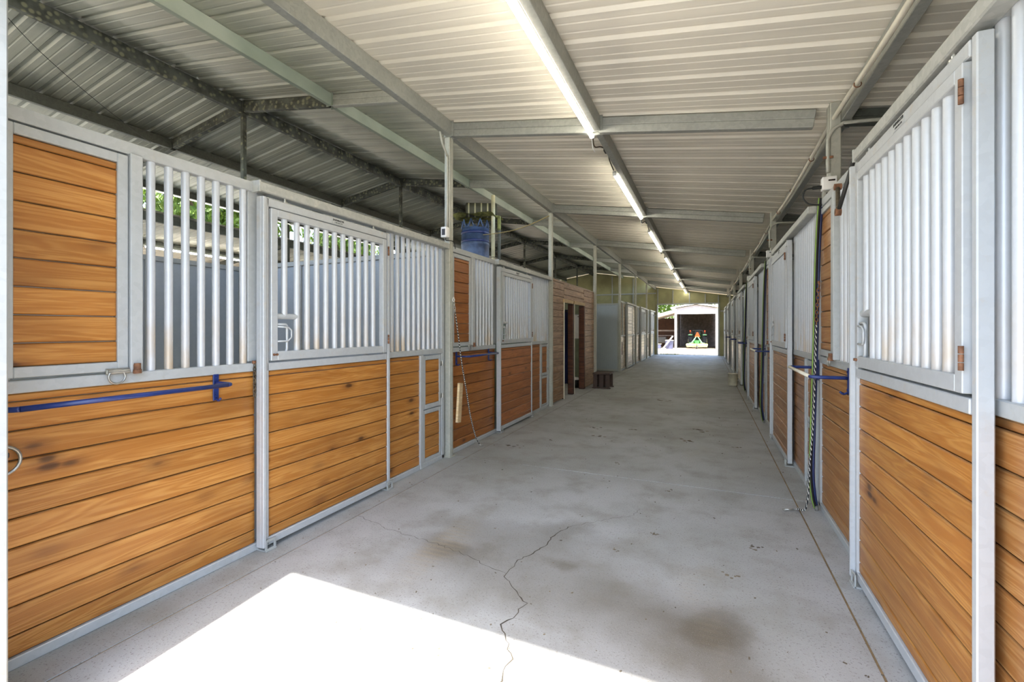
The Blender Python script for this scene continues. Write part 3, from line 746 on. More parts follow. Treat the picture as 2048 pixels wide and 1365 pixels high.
def make_door(label, loc, rz, top, wood, solid=False, sticker=True):
    D = thing('sliding_door', label, 'stall door', loc, rz)
    a, b = 1.252, 2.555; yf, yb = -.085, -.04; ym = (yf + yb) / 2; t = yb - yf
    ztop = top - .094; mid0, mid1 = 1.19, 1.243
    fr = MB().box((a + .03, ym, (ztop + .03) / 2), (.06, t, ztop - .03), .004)
    fr.box((a + .012, ym - .012, (ztop + .03) / 2), (.022, t + .022, ztop - .035), .003)
    fr.box((b - .016, ym, (ztop + .03) / 2), (.032, t, ztop - .03), .004)
    fr.box(((a + b) / 2, ym, ztop - .028), (b - a - .09, t, .056), .004)
    fr.box(((a + b) / 2, ym, (mid0 + mid1) / 2), (b - a - .09, t, mid1 - mid0), .004)
    fr.box(((a + b) / 2, ym, .055), (b - a - .09, t, .05), .004)
    link('door_frame', fr.mesh('door_frame', 'door'), D)
    plank_fill(D, a + .06, b - .032, .08, mid0, wood, ym + .004, first=.036)
    if solid:
        plank_fill(D, a + .06, b - .032, mid1, ztop - .056, wood, ym + .004)
    else:
        wx0, wx1, wz0, wz1 = a + .068, b - .06, 1.256, ztop - .064
        wf = link('window_frame', MB().frame(wx0, wx1, wz0, wz1, .05, yf - .012, yb - .006, .06).mesh('window_frame', 'door'), D)
        xs = [a + .205 + .0885 * k for k in range(1, 11)]
        xs = [x for x in xs if x < wx1 - .05]
        bar_row(wf, xs, wz0 + .05, wz1 - .04, ym - .006)
        link('bar', cylm(.0205, wz1 - .04 - 1.56, 'bar'), wf, (a + .19, ym - .006, (wz1 - .04 + 1.56) / 2))
        # hand pocket with its latch pull
        lk = MB().cyl((a + .19, ym - .006, 1.555), .02, .21, 12, 'X')
        lk.tube([(a + .118, ym - .02, 1.50), (a + .19, ym - .02, 1.50), (a + .2, ym - .02, 1.49), (a + .2, ym - .02, 1.33), (a + .19, ym - .02, 1.31), (a + .118, ym - .02, 1.31)], .009, 8)
        lk.tube([(a + .118, ym - .03, 1.485), (a + .2, ym - .035, 1.48), (a + .225, ym - .035, 1.46), (a + .225, ym - .035, 1.41), (a + .2, ym - .03, 1.385), (a + .118, ym - .03, 1.385)], .006, 8)
        link('latch_pocket', lk.mesh('latch_pocket', 'door'), wf)
        for z in (wz0 + .09, wz1 - .13):
            h = MB()
            for q in range(3): h.cyl((b - .047, yf - .02, z + q * .028), .008, .025, 8)
            link('hinge', h.mesh('hinge', 'rust'), D, label='rusty barrel hinge')
        bolt = MB().cyl((wx0 + .018, yf - .016, wz0 + .04), .008, .012, 8, 'Y').cyl((wx0 + .04, yf - .016, wz0 + .04), .008, .012, 8, 'Y')
        link('bolt', bolt.mesh('bolt', 'rust'), D)
    hang = MB()
    for x in (a + .2, b - .2): hang.cyl((x, ym, ztop + .02), .009, .06, 8).cyl((x, ym, ztop + .006), .018, .012, 6)
    link('hanger_bolt', hang.mesh('hanger_bolt', 'steel'), D)
    if sticker and not solid:
        st = link('sticker', boxm(.125, .002, .042, 'label', 0), D, ((a + b) / 2 + .02, yf - .001, ztop - .028))
        for (txt, sz, z) in (('BARNMASTER', .0185, .003), ('1-800-500-2276', .013, -.014)):
            cu = bpy.data.curves.new('lettering', 'FONT'); cu.body = txt; cu.size = sz; cu.align_x = 'CENTER'; cu.extrude = .0003
            if sz > .015: cu.offset = .0006
            cu.materials.append(M['ink'])
            link('lettering', cu, st, (0, -.0016, z), (R(90), 0, 0))
    return D

PI2 = math.pi / 2
TL, TR = 2.435, 2.51
def left(k): return (XL, FR[k], 0)
def right(k): return (XR, FR[k + 1] + .01, 0)
make_front('stall front nearest the entrance with honey planks, behind the long blue blanket bar', left(0), PI2, TL, 'honey', 'honey')
make_door('honey plank sliding door with barred window beside the short rusty chain', left(0), PI2, TL, 'honey')
make_front('stall front of darker amber planks below the blue barrel, beside the plank tack room', left(1), PI2, TL, 'amber', 'amber')
make_door('amber brown sliding door with barred window between the wood offcut and the tack room', left(1), PI2, TL, 'brown')
make_front('weathered plank stall front boarded to the top, beside the grey wash bay sheet', left(4), PI2, TL, 'pale', 'pale', True)
make_door('solid weathered plank sliding door boarded to the top, beyond the grey wash bay sheet', left(4), PI2, TL, 'pale', True)
make_front('weathered barred stall front in the middle of the three beyond the wash bay', left(5), PI2, TL, 'pale', 'pale')
make_door('weathered sliding door with barred window, middle of three beyond the wash bay', left(5), PI2, TL, 'pale', sticker=False)
make_front('weathered barred stall front ending at the left jamb of the far doorway', left(6), PI2, TL, 'pale', 'pale')
make_door('weathered sliding door next to the left jamb of the far doorway', left(6), PI2, TL, 'pale', sticker=False)

rw = ['honeyr', 'faded', 'faded', 'pale', 'pale', 'pale', 'pale']
rl = ['tan plank stall front nearest the entrance on the hose side',
      'faded brown stall front just past the green striped hose',
      'third stall front from the entrance on the hose side, faded and scuffed',
      'fourth stall front from the entrance on the hose side, weathered planks',
      'fifth stall front from the entrance on the hose side, near the white bucket',
      'sixth stall front from the entrance on the hose side, pale planks',
      'last stall front on the hose side, ending at the right jamb of the far doorway']
dl = ['honey tan sliding door with barred window and wide grey stile, nearest on the hose side',
      'faded brown sliding door just past the green striped hose',
      'third sliding door from the entrance on the hose side',
      'fourth sliding door from the entrance on the hose side',
      'fifth sliding door from the entrance on the hose side',
      'sixth sliding door from the entrance on the hose side',
      'last sliding door on the hose side, nearest the far doorway']
for k in range(NB):
    make_front(rl[k], right(k), -PI2, TR, rw[k], 'honeyr' if k == 0 else rw[k], right=True)
    # the right hand doors keep their latch on the far side
    make_door(dl[k], right(k), -PI2, TR, 'honey' if k == 0 else rw[k], sticker=k < 2)

# ---------------------------------------------------------------- tack room
tack = struct('wall_tack_room')
TY0, TY1 = FR[2] + .06, FR[3] - .06
o1, o2, o3, o4 = 9.02, 9.66, 9.80, 10.66      # two doorways with a mullion
ztk, zdo = 2.44, 2.02
def tplanks(y0, y1, z0, z1):
    z = z0
    while z1 - z > .02:
        h = min(.14, z1 - z)
        link('plank', plank_mesh(y1 - y0 - .003, h, 'tack'), tack, (XL + rnd.uniform(0, .004), (y0 + y1) / 2, z + h / 2), (rnd.uniform(-.006, .006), 0, PI2))
        z += h
tplanks(TY0, o1, .02, ztk)
tplanks(o4, TY1, .02, ztk)
for (a, b) in ((o1, (o2 + o3) / 2), ((o2 + o3) / 2, o4)): tplanks(a, b, zdo + .02, ztk)
link('door_post', MB().box((XL - .035, (o2 + o3) / 2, zdo / 2), (.12, o3 - o2, zdo), .006).mesh('door_post', 'timber'), tack)
link('door_post', MB().box((XL - .04, o4 + .03, zdo / 2), (.135, .09, zdo), .006).mesh('door_post', 'timber'), tack)
link('door_post', MB().box((XL - .05, o1 - .02, zdo / 2), (.13, .05, zdo), .006).mesh('door_post', 'timber'), tack)
link('door_trim', MB().box((XL + .022, o1 - .02, zdo / 2), (.018, .035, zdo), .002).mesh('door_trim', 'pvc'), tack)
link('door_trim', MB().box((XL + .022, o3 - .02, zdo / 2), (.018, .03, zdo), .002).mesh('door_trim', 'pvc'), tack)
for (a, b) in ((o1 - .05, o2 + .02), (o3 - .03, o4 + .06)):
    link('door_header', MB().box((XL + .022, (a + b) / 2, zdo + .03), (.024, b - a, .07), .003).mesh('door_header', 'raw'), tack)
# inside of the tack room
link('lining', MB().box((-4.5, TY1 + .03, 1.2), (3.3, .02, 2.4), .002).mesh('lining', 'sage'), tack)
link('lining', MB().box((-4.5, TY0 - .03, 1.2), (3.3, .02, 2.4), .002).mesh('lining', 'sage'), tack)
link('lining', MB().box((XRIDGE + .05, (TY0 + TY1) / 2, 1.2), (.02, 3.5, 2.4), .002).mesh('lining', 'sage'), tack)
link('loft_deck', MB().box((-4.52, (TY0 + TY1) / 2, 2.46), (3.4, 3.6, .035), .003).mesh('loft_deck', 'tack'), tack)

wb_ = thing('whiteboard', 'pale whiteboard on the green tack room wall, seen through the doorway', 'whiteboard', (-3.3, TY1 + .012, 1.52))
link('board', MB().box((0, 0, 0), (.75, .012, .62), .002).mesh('board', 'white'), wb_)
link('board_frame', MB().frame(-.39, .39, -.33, .33, .02, -.012, .008).mesh('board_frame', 'frame'), wb_)
sh = thing('shelf_bracket', 'small dark bracket arm above the whiteboard in the tack room', 'bracket', (-3.1, TY1 - .02, 1.78))
link('arm', MB().box((0, -.12, 0), (.02, .26, .02), .003).mesh('arm', 'darkgrey'), sh)
link('wall_plate', MB().box((0, .012, -.02), (.04, .01, .09), .002).mesh('wall_plate', 'white'), sh)
tl = thing('tube_light', 'tube light under the loft inside the plank tack room', 'light', (-4.4, 10.6, 2.36))  # lamp added out of view to brighten the tack room interior
link('housing', MB().box((0, 0, .03), (.05, 1.3, .03), .004).mesh('housing', 'white'), tl)
link('tube', MB().cyl((0, 0, 0), .02, 1.25, 12, 'Y').mesh('tube', 'tube'), tl)
nv = thing('hanging_blanket', 'navy blanket hanging inside the near tack room doorway', 'blanket', (-3.03, 9.95, .2))
V = []; F = []
for i in range(13):
    for j in range(2):
        V.append((-.16 + i * .026, .025 * math.sin(i * 1.7) , j * 1.7))
F = [(2 * i, 2 * i + 2, 2 * i + 3, 2 * i + 1) for i in range(12)]
V2 = [(x, y + .02, z) for x, y, z in V]
nb = MB().raw(V, F, None, True).raw(V2, [f[::-1] for f in F], None, True)
nb.raw([V[0], V[1], V2[1], V2[0], V[24], V[25], V2[25], V2[24]], [(0, 1, 2, 3), (4, 7, 6, 5)])
link('cloth', nb.mesh('cloth', 'navy'), nv)
link('hanging_rod', MB().cyl((0, .01, 1.66), .012, .5, 8, 'X').cyl((0, .01, 1.92), .006, .56, 6).mesh('hanging_rod', 'darkgrey'), nv)
tb = thing('boot_tray', 'dark green tub with a white lid on the tack room floor', 'tub', (-3.05, 10.9, 0))
link('tub_body', MB().lathe((0, 0, 0), [(0, 0), (.14, 0), (.17, .2), (.16, .2), (.13, .02), (0, .02)], 16).mesh('tub_body', 'black'), tb)
link('tub_lid', MB().lathe((0, 0, .2), [(0, .05), (.1, .05), (.17, .01), (.17, 0), (0, 0)], 16).mesh('tub_lid', 'white'), tb)

# ---------------------------------------------------------------- ceiling lights
for k in range(NB):
    y0 = FR[k] + 1.27; y1 = y0 + 2.5
    if k == 0: y0, y1 = FR[0] + 1.27, FR[1] + .08
    z = z_lean(-1.07) - .165
    lab = ['long lit tube light running out of the top of the picture', 'second tube light from the entrance along the aisle purlin', 'third tube light from the entrance along the aisle purlin',
           'fourth tube light from the entrance along the aisle purlin', 'fifth tube light from the entrance along the aisle purlin', 'sixth tube light from the entrance along the aisle purlin', 'short looking last tube light in front of the far gable wall'][k]
    t = thing('tube_light', lab, 'light', (-1.075, (y0 + y1) / 2, z), group='tube lights along the aisle')
    L = y1 - y0
    link('housing', MB().box((0, 0, .028), (.045, L, .022), .003).mesh('housing', 'white'), t)
    link('tube', MB().cyl((0, 0, .002), .02, L - .04, 12, 'Y').mesh('tube', 'tube'), t)
    ec = MB().box((0, -L / 2 + .012, .008), (.05, .024, .05), .004).box((0, L / 2 - .012, .008), (.05, .024, .05), .004)
    link('end_cap', ec.mesh('end_cap', 'white'), t)
    if k < NB - 1:
        w = thing('light_cable', 'thin cable and junction box linking the %s and %s tube lights' % (('first', 'second', 'third', 'fourth', 'fifth', 'sixth')[k], ('second', 'third', 'fourth', 'fifth', 'sixth', 'seventh')[k]), 'cable', (-1.05, y1, z), group='cables between the tube lights')
        link('cable', MB().tube([(-.02, .0, .01), (-.03, .12, -.05), (0, .3, .01), (.03, .5, .03), (0, .75, .02), (-.02, 1.1, .02)], .007, 6, 5).mesh('cable', 'darkgrey' if k else 'rustdark'), w)
        link('junction_box', MB().box((.03, .5, .05), (.08, .09, .06), .006).mesh('junction_box', 'darkgrey'), w)
        link('pull_cord', MB().tube([(-.03, .0, -.01), (-.04, .08, -.07), (-.03, .14, -.1)], .004, 6, 4).mesh('pull_cord', 'white'), w)
for k in (0, 1, 2):
    y0 = FR[k] + 1.0
    t = thing('tube_light', ['tube light on the far roof seen through the near left bars', 'second tube light on the far roof beyond the stalls', 'third tube light on the far roof beyond the stalls'][k], 'light', (-11.3, y0 + 1.6, z_far(-11.3) - .19), group='tube lights beyond the stalls')
    link('housing', MB().box((0, 0, .028), (.045, 2.5, .022), .003).mesh('housing', 'white'), t)
    link('tube', MB().cyl((0, 0, .002), .02, 2.46, 12, 'Y').mesh('tube', 'tube'), t)

# ---------------------------------------------------------------- conduits and boxes
c = thing('roof_conduit', 'white PVC conduit clipped along the purlin above the hose side stalls', 'conduit')
pts = []
for k in range(NB):
    for (f, dz) in ((0., 0.), (.33, -.035), (.66, -.045)): pts.append((.93, FR[k] + BAY * f - .1, z_lean(.93) - .13 + dz))
link('pipe', MB().tube(pts, .0175, 10, 4).mesh('pipe', 'pvc'), c)
cl = MB()
for k in range(NB):
    for f in (.2, .5, .8): cl.torus((.93, FR[k] + BAY * f, z_lean(.93) - .165), .021, .004, 'Y', 12, 6)
link('clip', cl.mesh('clip', 'rust'), c, label='rusty pipe clips')
for k in (1, 2, 3):
    yy = FR[k] + DY - .055
    c = thing('post_conduit', ['grey conduit bending from the white timer box over the nearest hose side stall', 'grey conduit bending over the stalls at the second hose side post', 'grey conduit bending over the stalls at the third hose side post'][k - 1], 'conduit')
    link('pipe', MB().tube([(.885, yy, 2.72), (.885, yy, 2.95), (.89, yy, 3.0), (.92, yy, 3.06), (.98, yy, 3.09), (1.1, yy, 3.095), (2.2, yy, 3.0)], .014, 10, 3).mesh('pipe', 'post'), c)
    link('strap', MB().box((.885, yy - .006, 2.84), (.07, .008, .02), .002).mesh('strap', 'rust'), c)
    b = thing('outlet_box', ['white timer box above a dark socket on the nearest hose side post', 'small white box on the second hose side post', 'small white box on the third hose side post'][k - 1], 'electrical box', (.885, yy, 2.6))
    link('cover', MB().box((0, -.035, .02), (.1, .065, .105), .006).mesh('cover', 'white'), b)
    link('display', MB().box((.012, -.069, .04), (.045, .004, .012), .001).mesh('display', 'socket'), b)
    link('back_box', MB().box((0, -.02, -.08), (.085, .045, .095), .006).mesh('back_box', 'grey'), b)
    link('socket', MB().box((0, -.044, -.07), (.042, .006, .042), .002).mesh('socket', 'socket'), b)
    if k == 1:
        cd = thing('power_cord', 'black cord with a plug looping from the white timer box', 'cord', (.835, yy, 2.6))
        link('plug', MB().cyl((-.03, -.035, 0), .014, .06, 10, 'X').mesh('plug', 'black'), cd)
        link('wire', MB().tube([(-.06, -.035, 0), (-.11, -.035, -.01), (-.125, -.035, -.07), (-.09, -.03, -.12), (-.03, -.025, -.135), (.04, -.02, -.14)], .006, 8, 5).mesh('wire', 'black'), cd)
b = thing('outlet_box', 'white outlet box with a dark face on the thin roof post across from the hoses', 'electrical box', (-2.725, FR[1] - .045, 2.56))
link('cover', MB().box((0, -.035, 0), (.075, .07, .12), .005).mesh('cover', 'white'), b)
link('socket', MB().box((0, -.072, 0), (.04, .006, .07), .002).mesh('socket', 'socket'), b)
link('wire', MB().tube([(0, -.02, -.06), (.0, -.02, -.085), (.05, .0, -.09), (.065, .05, -.1), (.06, .09, -.17)], .005, 6, 5).mesh('wire', 'black'), b)
c = thing('post_conduit', 'thin grey conduit curving up the roof post across from the hoses', 'conduit')
link('pipe', MB().tube([(-2.715, FR[1] - .052, 2.62), (-2.715, FR[1] - .052, 3.35), (-2.715, FR[1] - .07, 3.45), (-2.715, FR[1] - .16, 3.55), (-2.715, FR[1] - .2, 3.66)], .012, 8, 4).mesh('pipe', 'post'), c)

# ---------------------------------------------------------------- blanket bars
def blanket_bar(label, loc, rz, span, out=.16, rodmat='blue'):
    b = thing('blanket_bar', label, 'blanket bar', loc, rz, 'blue blanket bars on the stall fronts')
    for x in (0, span):
        p = MB().box((x, -.004, .0), (.034, .008, .17), .002).cyl((x, -.01, .06), .006, .006, 8, 'Y').cyl((x, -.01, -.055), .006, .006, 8, 'Y')
        p.tube([(x, -.01, -.075), (x, -.03, -.085), (x, -.05, -.07)], .007, 6, 3)
        link('bracket', p.mesh('bracket', 'blue'), b)
    link('arm', MB().tube([(0, -.006, .02), (0, -out + .03, .02), (.03, -out, .02)], .012, 8, 4).mesh('arm', 'blue'), b)
    link('arm', MB().tube([(span, -.006, .02), (span, -out + .03, .02), (span - .03, -out, .02)], .012, 8, 4).mesh('arm', 'blue'), b)
    link('rod', MB().tube([(.03, -out, .02), (span - .03, -out, .02)], .0125, 10).mesh('rod', rodmat), b)
    return b
blanket_bar('long blue blanket bar on the honey planks nearest the entrance', (XL + .018, FR[0] + .07, 1.12), PI2, .93)
blanket_bar('blue blanket bar on the amber planks behind the hanging lead rope', (XL + .018, FR[1] + .19, 1.12), PI2, .86)
ord_ = ['blue blanket bar with a worn bare rod, crossing the green striped hose', 'second blue blanket bar from the entrance on the hose side', 'third blue blanket bar from the entrance on the hose side', 'fourth blanket bar from the entrance on the hose side', 'fifth blanket bar from the entrance on the hose side']
for k in range(5):
    blanket_bar(ord_[k], (XR - .028, FR[k + 1] + DY + .03, 1.13), -PI2, .86, .21, 'pvc' if k in (0, 1) else 'blue')

# ---------------------------------------------------------------- hoses and lead ropes
def hoses(k, lab1, lab2):
    y = FR[k] + DY - .06
    path = [(.83, y, 2.52), (.815, y, 2.3), (.80, y - .005, 1.9), (.79, y - .01, 1.4), (.775, y - .02, .9), (.765, y - .03, .55), (.76, y - .03, .3), (.775, y - .02, .12), (.80, y, .022)]
    h = thing('garden_hose', lab1, 'hose', (0, 0, 0))
    link('hose_body', MB().tube(path, .013, 10, 6).mesh('hose_body', 'black'), h)
    link('stripe', MB().tube([(x - .0075, yy - .0085, z) for x, yy, z in path], .0042, 8, 6).mesh('stripe', 'green'), h, label='lime green stripe')
    link('coupling', MB().cyl((.805, y, .025), .016, .04, 10, Vector((.3, .2, -1))).mesh('coupling', 'steel'), h)
    g = thing('garden_hose', lab2, 'hose', (0, 0, 0))
    link('hose_body', MB().tube([(x + .02, yy + .006, z) for x, yy, z in path[:-1]] + [(.815, y + .02, .014)], .0115, 10, 6).mesh('hose_body', 'hoseblue'), g)
hoses(1, 'black hose with a lime stripe hanging down the nearest hose side post', 'dark blue hose hanging beside the lime striped hose')
hoses(2, 'black hose with a lime stripe hanging at the second hose side post', 'dark blue hose hanging at the second hose side post')
hoses(3, 'black hose with a lime stripe hanging at the third hose side post', 'dark blue hose hanging at the third hose side post')

def lead_rope(label, pts, eye, snap, ring_mat='steel'):
    l = thing('lead_rope', label, 'lead rope')
    link('rope', MB().tube(pts, .0072, 8, 6).mesh('rope', 'lead'), l)
    ch = MB(); a = Vector(eye); b = Vector(pts[0]); n = max(3, int((b - a).length / .028))
    for i in range(n):
        p = a.lerp(b, (i + .5) / n); ch.torus(tuple(p), .011, .0035, 'Y' if i % 2 else 'X', 10, 5, 1., 1.6)
    link('chain', ch.mesh('chain', ring_mat), l)
    link('eye_ring', MB().torus(eye, .02, .006, 'X', 14, 6).cyl((eye[0] , eye[1], eye[2] + .022), .01, .02, 8).mesh('eye_ring', 'rust' if ring_mat == 'rust' else 'white'), l)
    s = MB().torus(snap[0], .014, .004, 'Z', 12, 6).tube([snap[0], snap[1]], .007, 8)
    link('snap', s.mesh('snap', 'steel'), l)
yl = FR[1]
lead_rope('black and white lead rope chained to the post between the honey and amber stall fronts',
          [(-2.665, yl + .04, 1.66), (-2.655, yl + .09, 1.4), (-2.645, yl + .16, 1.05), (-2.64, yl + .25, .75), (-2.64, yl + .36, .4), (-2.63, yl + .48, .12), (-2.6, yl + .53, .02)],
          (-2.675, yl + .02, 1.8), [(-2.585, yl + .56, .012), (-2.6, yl + .53, .014)])
yr = FR[1] + DY
lead_rope('black and white lead rope hanging by the hoses with its end on the floor',
          [(.80, yr - .085, 1.5), (.79, yr - .09, 1.1), (.775, yr - .1, .7), (.755, yr - .1, .4), (.74, yr - .11, .14), (.72, yr - .13, .03), (.69, yr - .13, .014), (.665, yr - .11, .02), (.67, yr - .16, .03), (.64, yr - .14, .014)],
          (.82, yr - .075, 1.82), [(.575, yr - .16, .01), (.64, yr - .14, .014)], 'rust')

o = thing('wood_offcut', 'pale pine offcut hanging beside the checkered lead rope', 'board', (-2.668, yl + .14, .6), data=MB().box((0, 0, 0), (.03, .085, .46), .003).mesh('wood_offcut', 'raw'))
o.rotation_euler = (R(-6), 0, 0)
o = thing('tie_ring', 'large steel ring on the honey planks at the edge of the near jamb', 'ring', (XL + .012, FR[0] + .09, .93))
link('ring', MB().torus((0.02, 0, -.02), .062, .007, 'X', 22, 8).mesh('ring', 'steel'), o)
link('staple', MB().box((.008, 0, .0), (.02, .06, .022), .003).cyl((.008, .02, 0), .006, .03, 8, 'X').mesh('staple', 'darkgrey'), o)
ch = thing('door_chain', 'short rusty chain hanging at the stile of the honey sliding door', 'chain', (XL + .035, FR[0] + 1.245, 1.24))
cm = MB()
for i in range(9): cm.torus((.0, 0, -.012 - i * .024), .010, .0032, 'X' if i % 2 else 'Y', 10, 5, 1., 1.55)
link('link_chain', cm.mesh('link_chain', 'rustdark'), ch)
link('staple', MB().box((-.005, 0, .01), (.02, .02, .02), .003).mesh('staple', 'rust'), ch)

v = thing('saddle_arm', 'rusty folding V shaped saddle arm above the nearest hose side feed window', 'bracket')
A, B, Cc = Vector((.80, 3.62, 2.42)), Vector((.76, 3.43, 2.21)), Vector((.80, 3.27, 2.47))
link('arm', MB().tube([A, B], .013, 10).mesh('arm', 'rustdark'), v)
link('arm', MB().tube([B, Cc], .012, 10).mesh('arm', 'darkgrey'), v)
link('pivot', MB().cyl(tuple(B), .024, .03, 12, 'X').cyl(tuple(A), .022, .04, 12, 'X').mesh('pivot', 'rust'), v)

# ---------------------------------------------------------------- loft things
br = thing('plastic_barrel', 'blue plastic barrel with cut rim standing on the tack room loft', 'barrel', (-4.52, 8.42, 2.478))
H = 1.1
link('barrel_body', MB().lathe((0, 0, 0), [(0, 0), (.27, 0), (.29, .03), (.295, .25), (.305, .27), (.305, .3), (.295, .32), (.295, .72), (.305, .74), (.305, .77), (.295, .8), (.29, H), (.28, H), (.28, .05), (0, .05)], 28).mesh('barrel_body', 'barrel'), br)
for (z, h) in ((.8, .05), (.97, .06)):
    link('band', MB().lathe((0, 0, z), [(.297, 0), (.303, .01), (.303, h - .01), (.297, h)], 28).mesh('band', 'blue'), br)
cut = MB()
for i in range(9):
    a = i * 2 * math.pi / 9; r = .285
    p = [Vector((r * math.cos(a + d), r * math.sin(a + d), H - .005)) for d in (-.22, .22)]; q = Vector((r * .97 * math.cos(a), r * .97 * math.sin(a), H + .17))
    u = q.copy(); cut.tube([p[0], u], .016, 6).tube([p[1], u], .016, 6)
link('rim_strut', cut.mesh('rim_strut', 'barrel'), br)
rl_ = thing('rolled_mat', 'dark rolled rubber mat with pale stripes lying over the barrel', 'rolled mat', (-4.34, 8.35, 3.95), R(28))
rm = MB().cyl((0, 0, 0), .145, .62, 24, 'X')
for e_ in (-.315, .315):
    rm.tube([(e_, (.02 + i * .0032) * math.cos(i * .5), (.02 + i * .0032) * math.sin(i * .5)) for i in range(38)], .011, 6)
link('mat_roll', rm.mesh('mat_roll', 'matolive'), rl_)
sp = MB()
for s in range(5): sp.cyl((-.26 + s * .13, 0, 0), .148, .03, 24, 'X', cap=False)
link('stripe', sp.mesh('stripe', 'ivory'), rl_, label='pale stripes')
fb = thing('mossy_tarp', 'crumpled yellow green tarp under the rolled mat', 'tarp', (-4.45, 8.35, 3.79))
V = []; F = []; n = 14
for i in range(n):
    for j in range(8):
        x = -.42 + i * .07; y = -.28 + j * .08
        V.append((x, y, .09 * mnoise.noise(Vector((x * 5, y * 5, 2))) - .25 * max(0, abs(x) - .3) + .03))
F = [(i * 8 + j, (i + 1) * 8 + j, (i + 1) * 8 + j + 1, i * 8 + j + 1) for i in range(n - 1) for j in range(7)]
link('cloth', MB().raw(V, F, None, True).raw([(x, y, z + .012) for x, y, z in V], [f[::-1] for f in F], None, True).mesh('cloth', 'moss'), fb)
pp = thing('pvc_post', 'tall ivory PVC pipe standing in front of the blue barrel', 'pipe', (-4.02, 8.26, 2.478))
link('pipe', MB().cyl((0, 0, .86), .04, 1.72, 16).mesh('pipe', 'ivory'), pp)
link('clamp', MB().torus((0, 0, .45), .041, .006, 'Z', 16, 6).mesh('clamp', 'darkgrey'), pp)
pd = thing('dark_post', 'dark blotched post behind the ivory PVC pipe', 'post', (-3.93, 8.36, 2.478))
link('pipe', MB().box((0, 0, .62), (.05, .05, 1.24), .005).mesh('pipe', 'darkpurlin'), pd)
link('wrap', MB().box((0, 0, 1.16), (.062, .062, .3), .01).mesh('wrap', 'moss'), pd, label='mossy yellow wrapping')
tr = thing('tan_rope', 'tan rope strung from the ivory pipe to the eave beam', 'rope')
link('strand', MB().tube([(-4.3, 8.3, 3.42), (-4.0, 8.22, 3.4), (-3.5, 8.15, 3.42), (-3.1, 8.1, 3.5), (-2.74, 8.04, 3.6)], .009, 6, 5).mesh('strand', 'rope'), tr)
wi = thing('ceiling_wire', 'thin sagging wire under the roof beyond the ridge beam', 'wire')
link('strand', MB().tube([(-6.21, 1.95, 4.56), (-6.6, 2.4, 4.46), (-7.2, 3.2, 4.37), (-7.85, 4.1, 4.33)], .0035, 5, 5).mesh('strand', 'darkgrey'), wi)

# ---------------------------------------------------------------- floor things
mb_ = thing('mounting_block', 'dark brown mounting block at the far end of the tack room wall', 'mounting block', (-2.38, 11.15, 0))
link('top', MB().box((0, 0, .36), (.42, .5, .04), .008).mesh('top', 'brownplastic'), mb_)
for y in (-.2, .2):
    for x in (-.15, 0., .15): link('side_board', MB().box((x, y, .17), (.1, .04, .34), .005).mesh('side_board', 'brownplastic'), mb_)
link('foot', MB().box((0, -.2, .012), (.44, .08, .024), .004).box((0, .2, .012), (.44, .08, .024), .004).mesh('foot', 'brownplastic'), mb_)
bk = thing('white_bucket', 'dirty white bucket on the slab joint beside the hose side stalls', 'bucket', (.60, 12.85, 0))
link('bucket_body', MB().lathe((0, 0, 0), [(0, 0), (.095, 0), (.11, .02), (.115, .3), (.122, .3), (.122, .315), (.105, .315), (.1, .02), (0, .02)], 22).mesh('bucket_body', 'cream'), bk)
link('bail', MB().tube([(.118, 0, .29), (.1, -.06, .36), (0, -.1, .4), (-.1, -.06, .36), (-.118, 0, .29)], .004, 6, 5).mesh('bail', 'steel'), bk)
hl = thing('halter', 'black halter straps heaped behind the white bucket', 'halter', (.70, 13.4, 0))
link('strap', MB().tube([(-.05, 0, .02), (0, .1, .05), (.05, .02, .12), (0, -.1, .1), (-.06, -.05, .04), (.02, .15, .02), (.06, .3, .015)], .012, 6, 5).mesh('strap', 'black'), hl)
link('buckle', MB().torus((.05, .02, .13), .025, .005, 'X', 10, 5).mesh('buckle', 'steel'), hl)
for (y, lab) in ((FR[4] + .35, 'rusty brown slat hung on the solid weathered stall front'), (FR[6] + .35, 'rusty brown slat hung near the far doorway')):
    s_ = thing('wall_hung_board', lab, 'board', (XL + .055, y, .78))
    link('slat', MB().box((0, 0, 0), (.02, .09, .44), .004).mesh('slat', 'timber'), s_)
    link('hook', MB().cyl((-.02, 0, .2), .005, .04, 6, 'X').mesh('hook', 'steel'), s_)
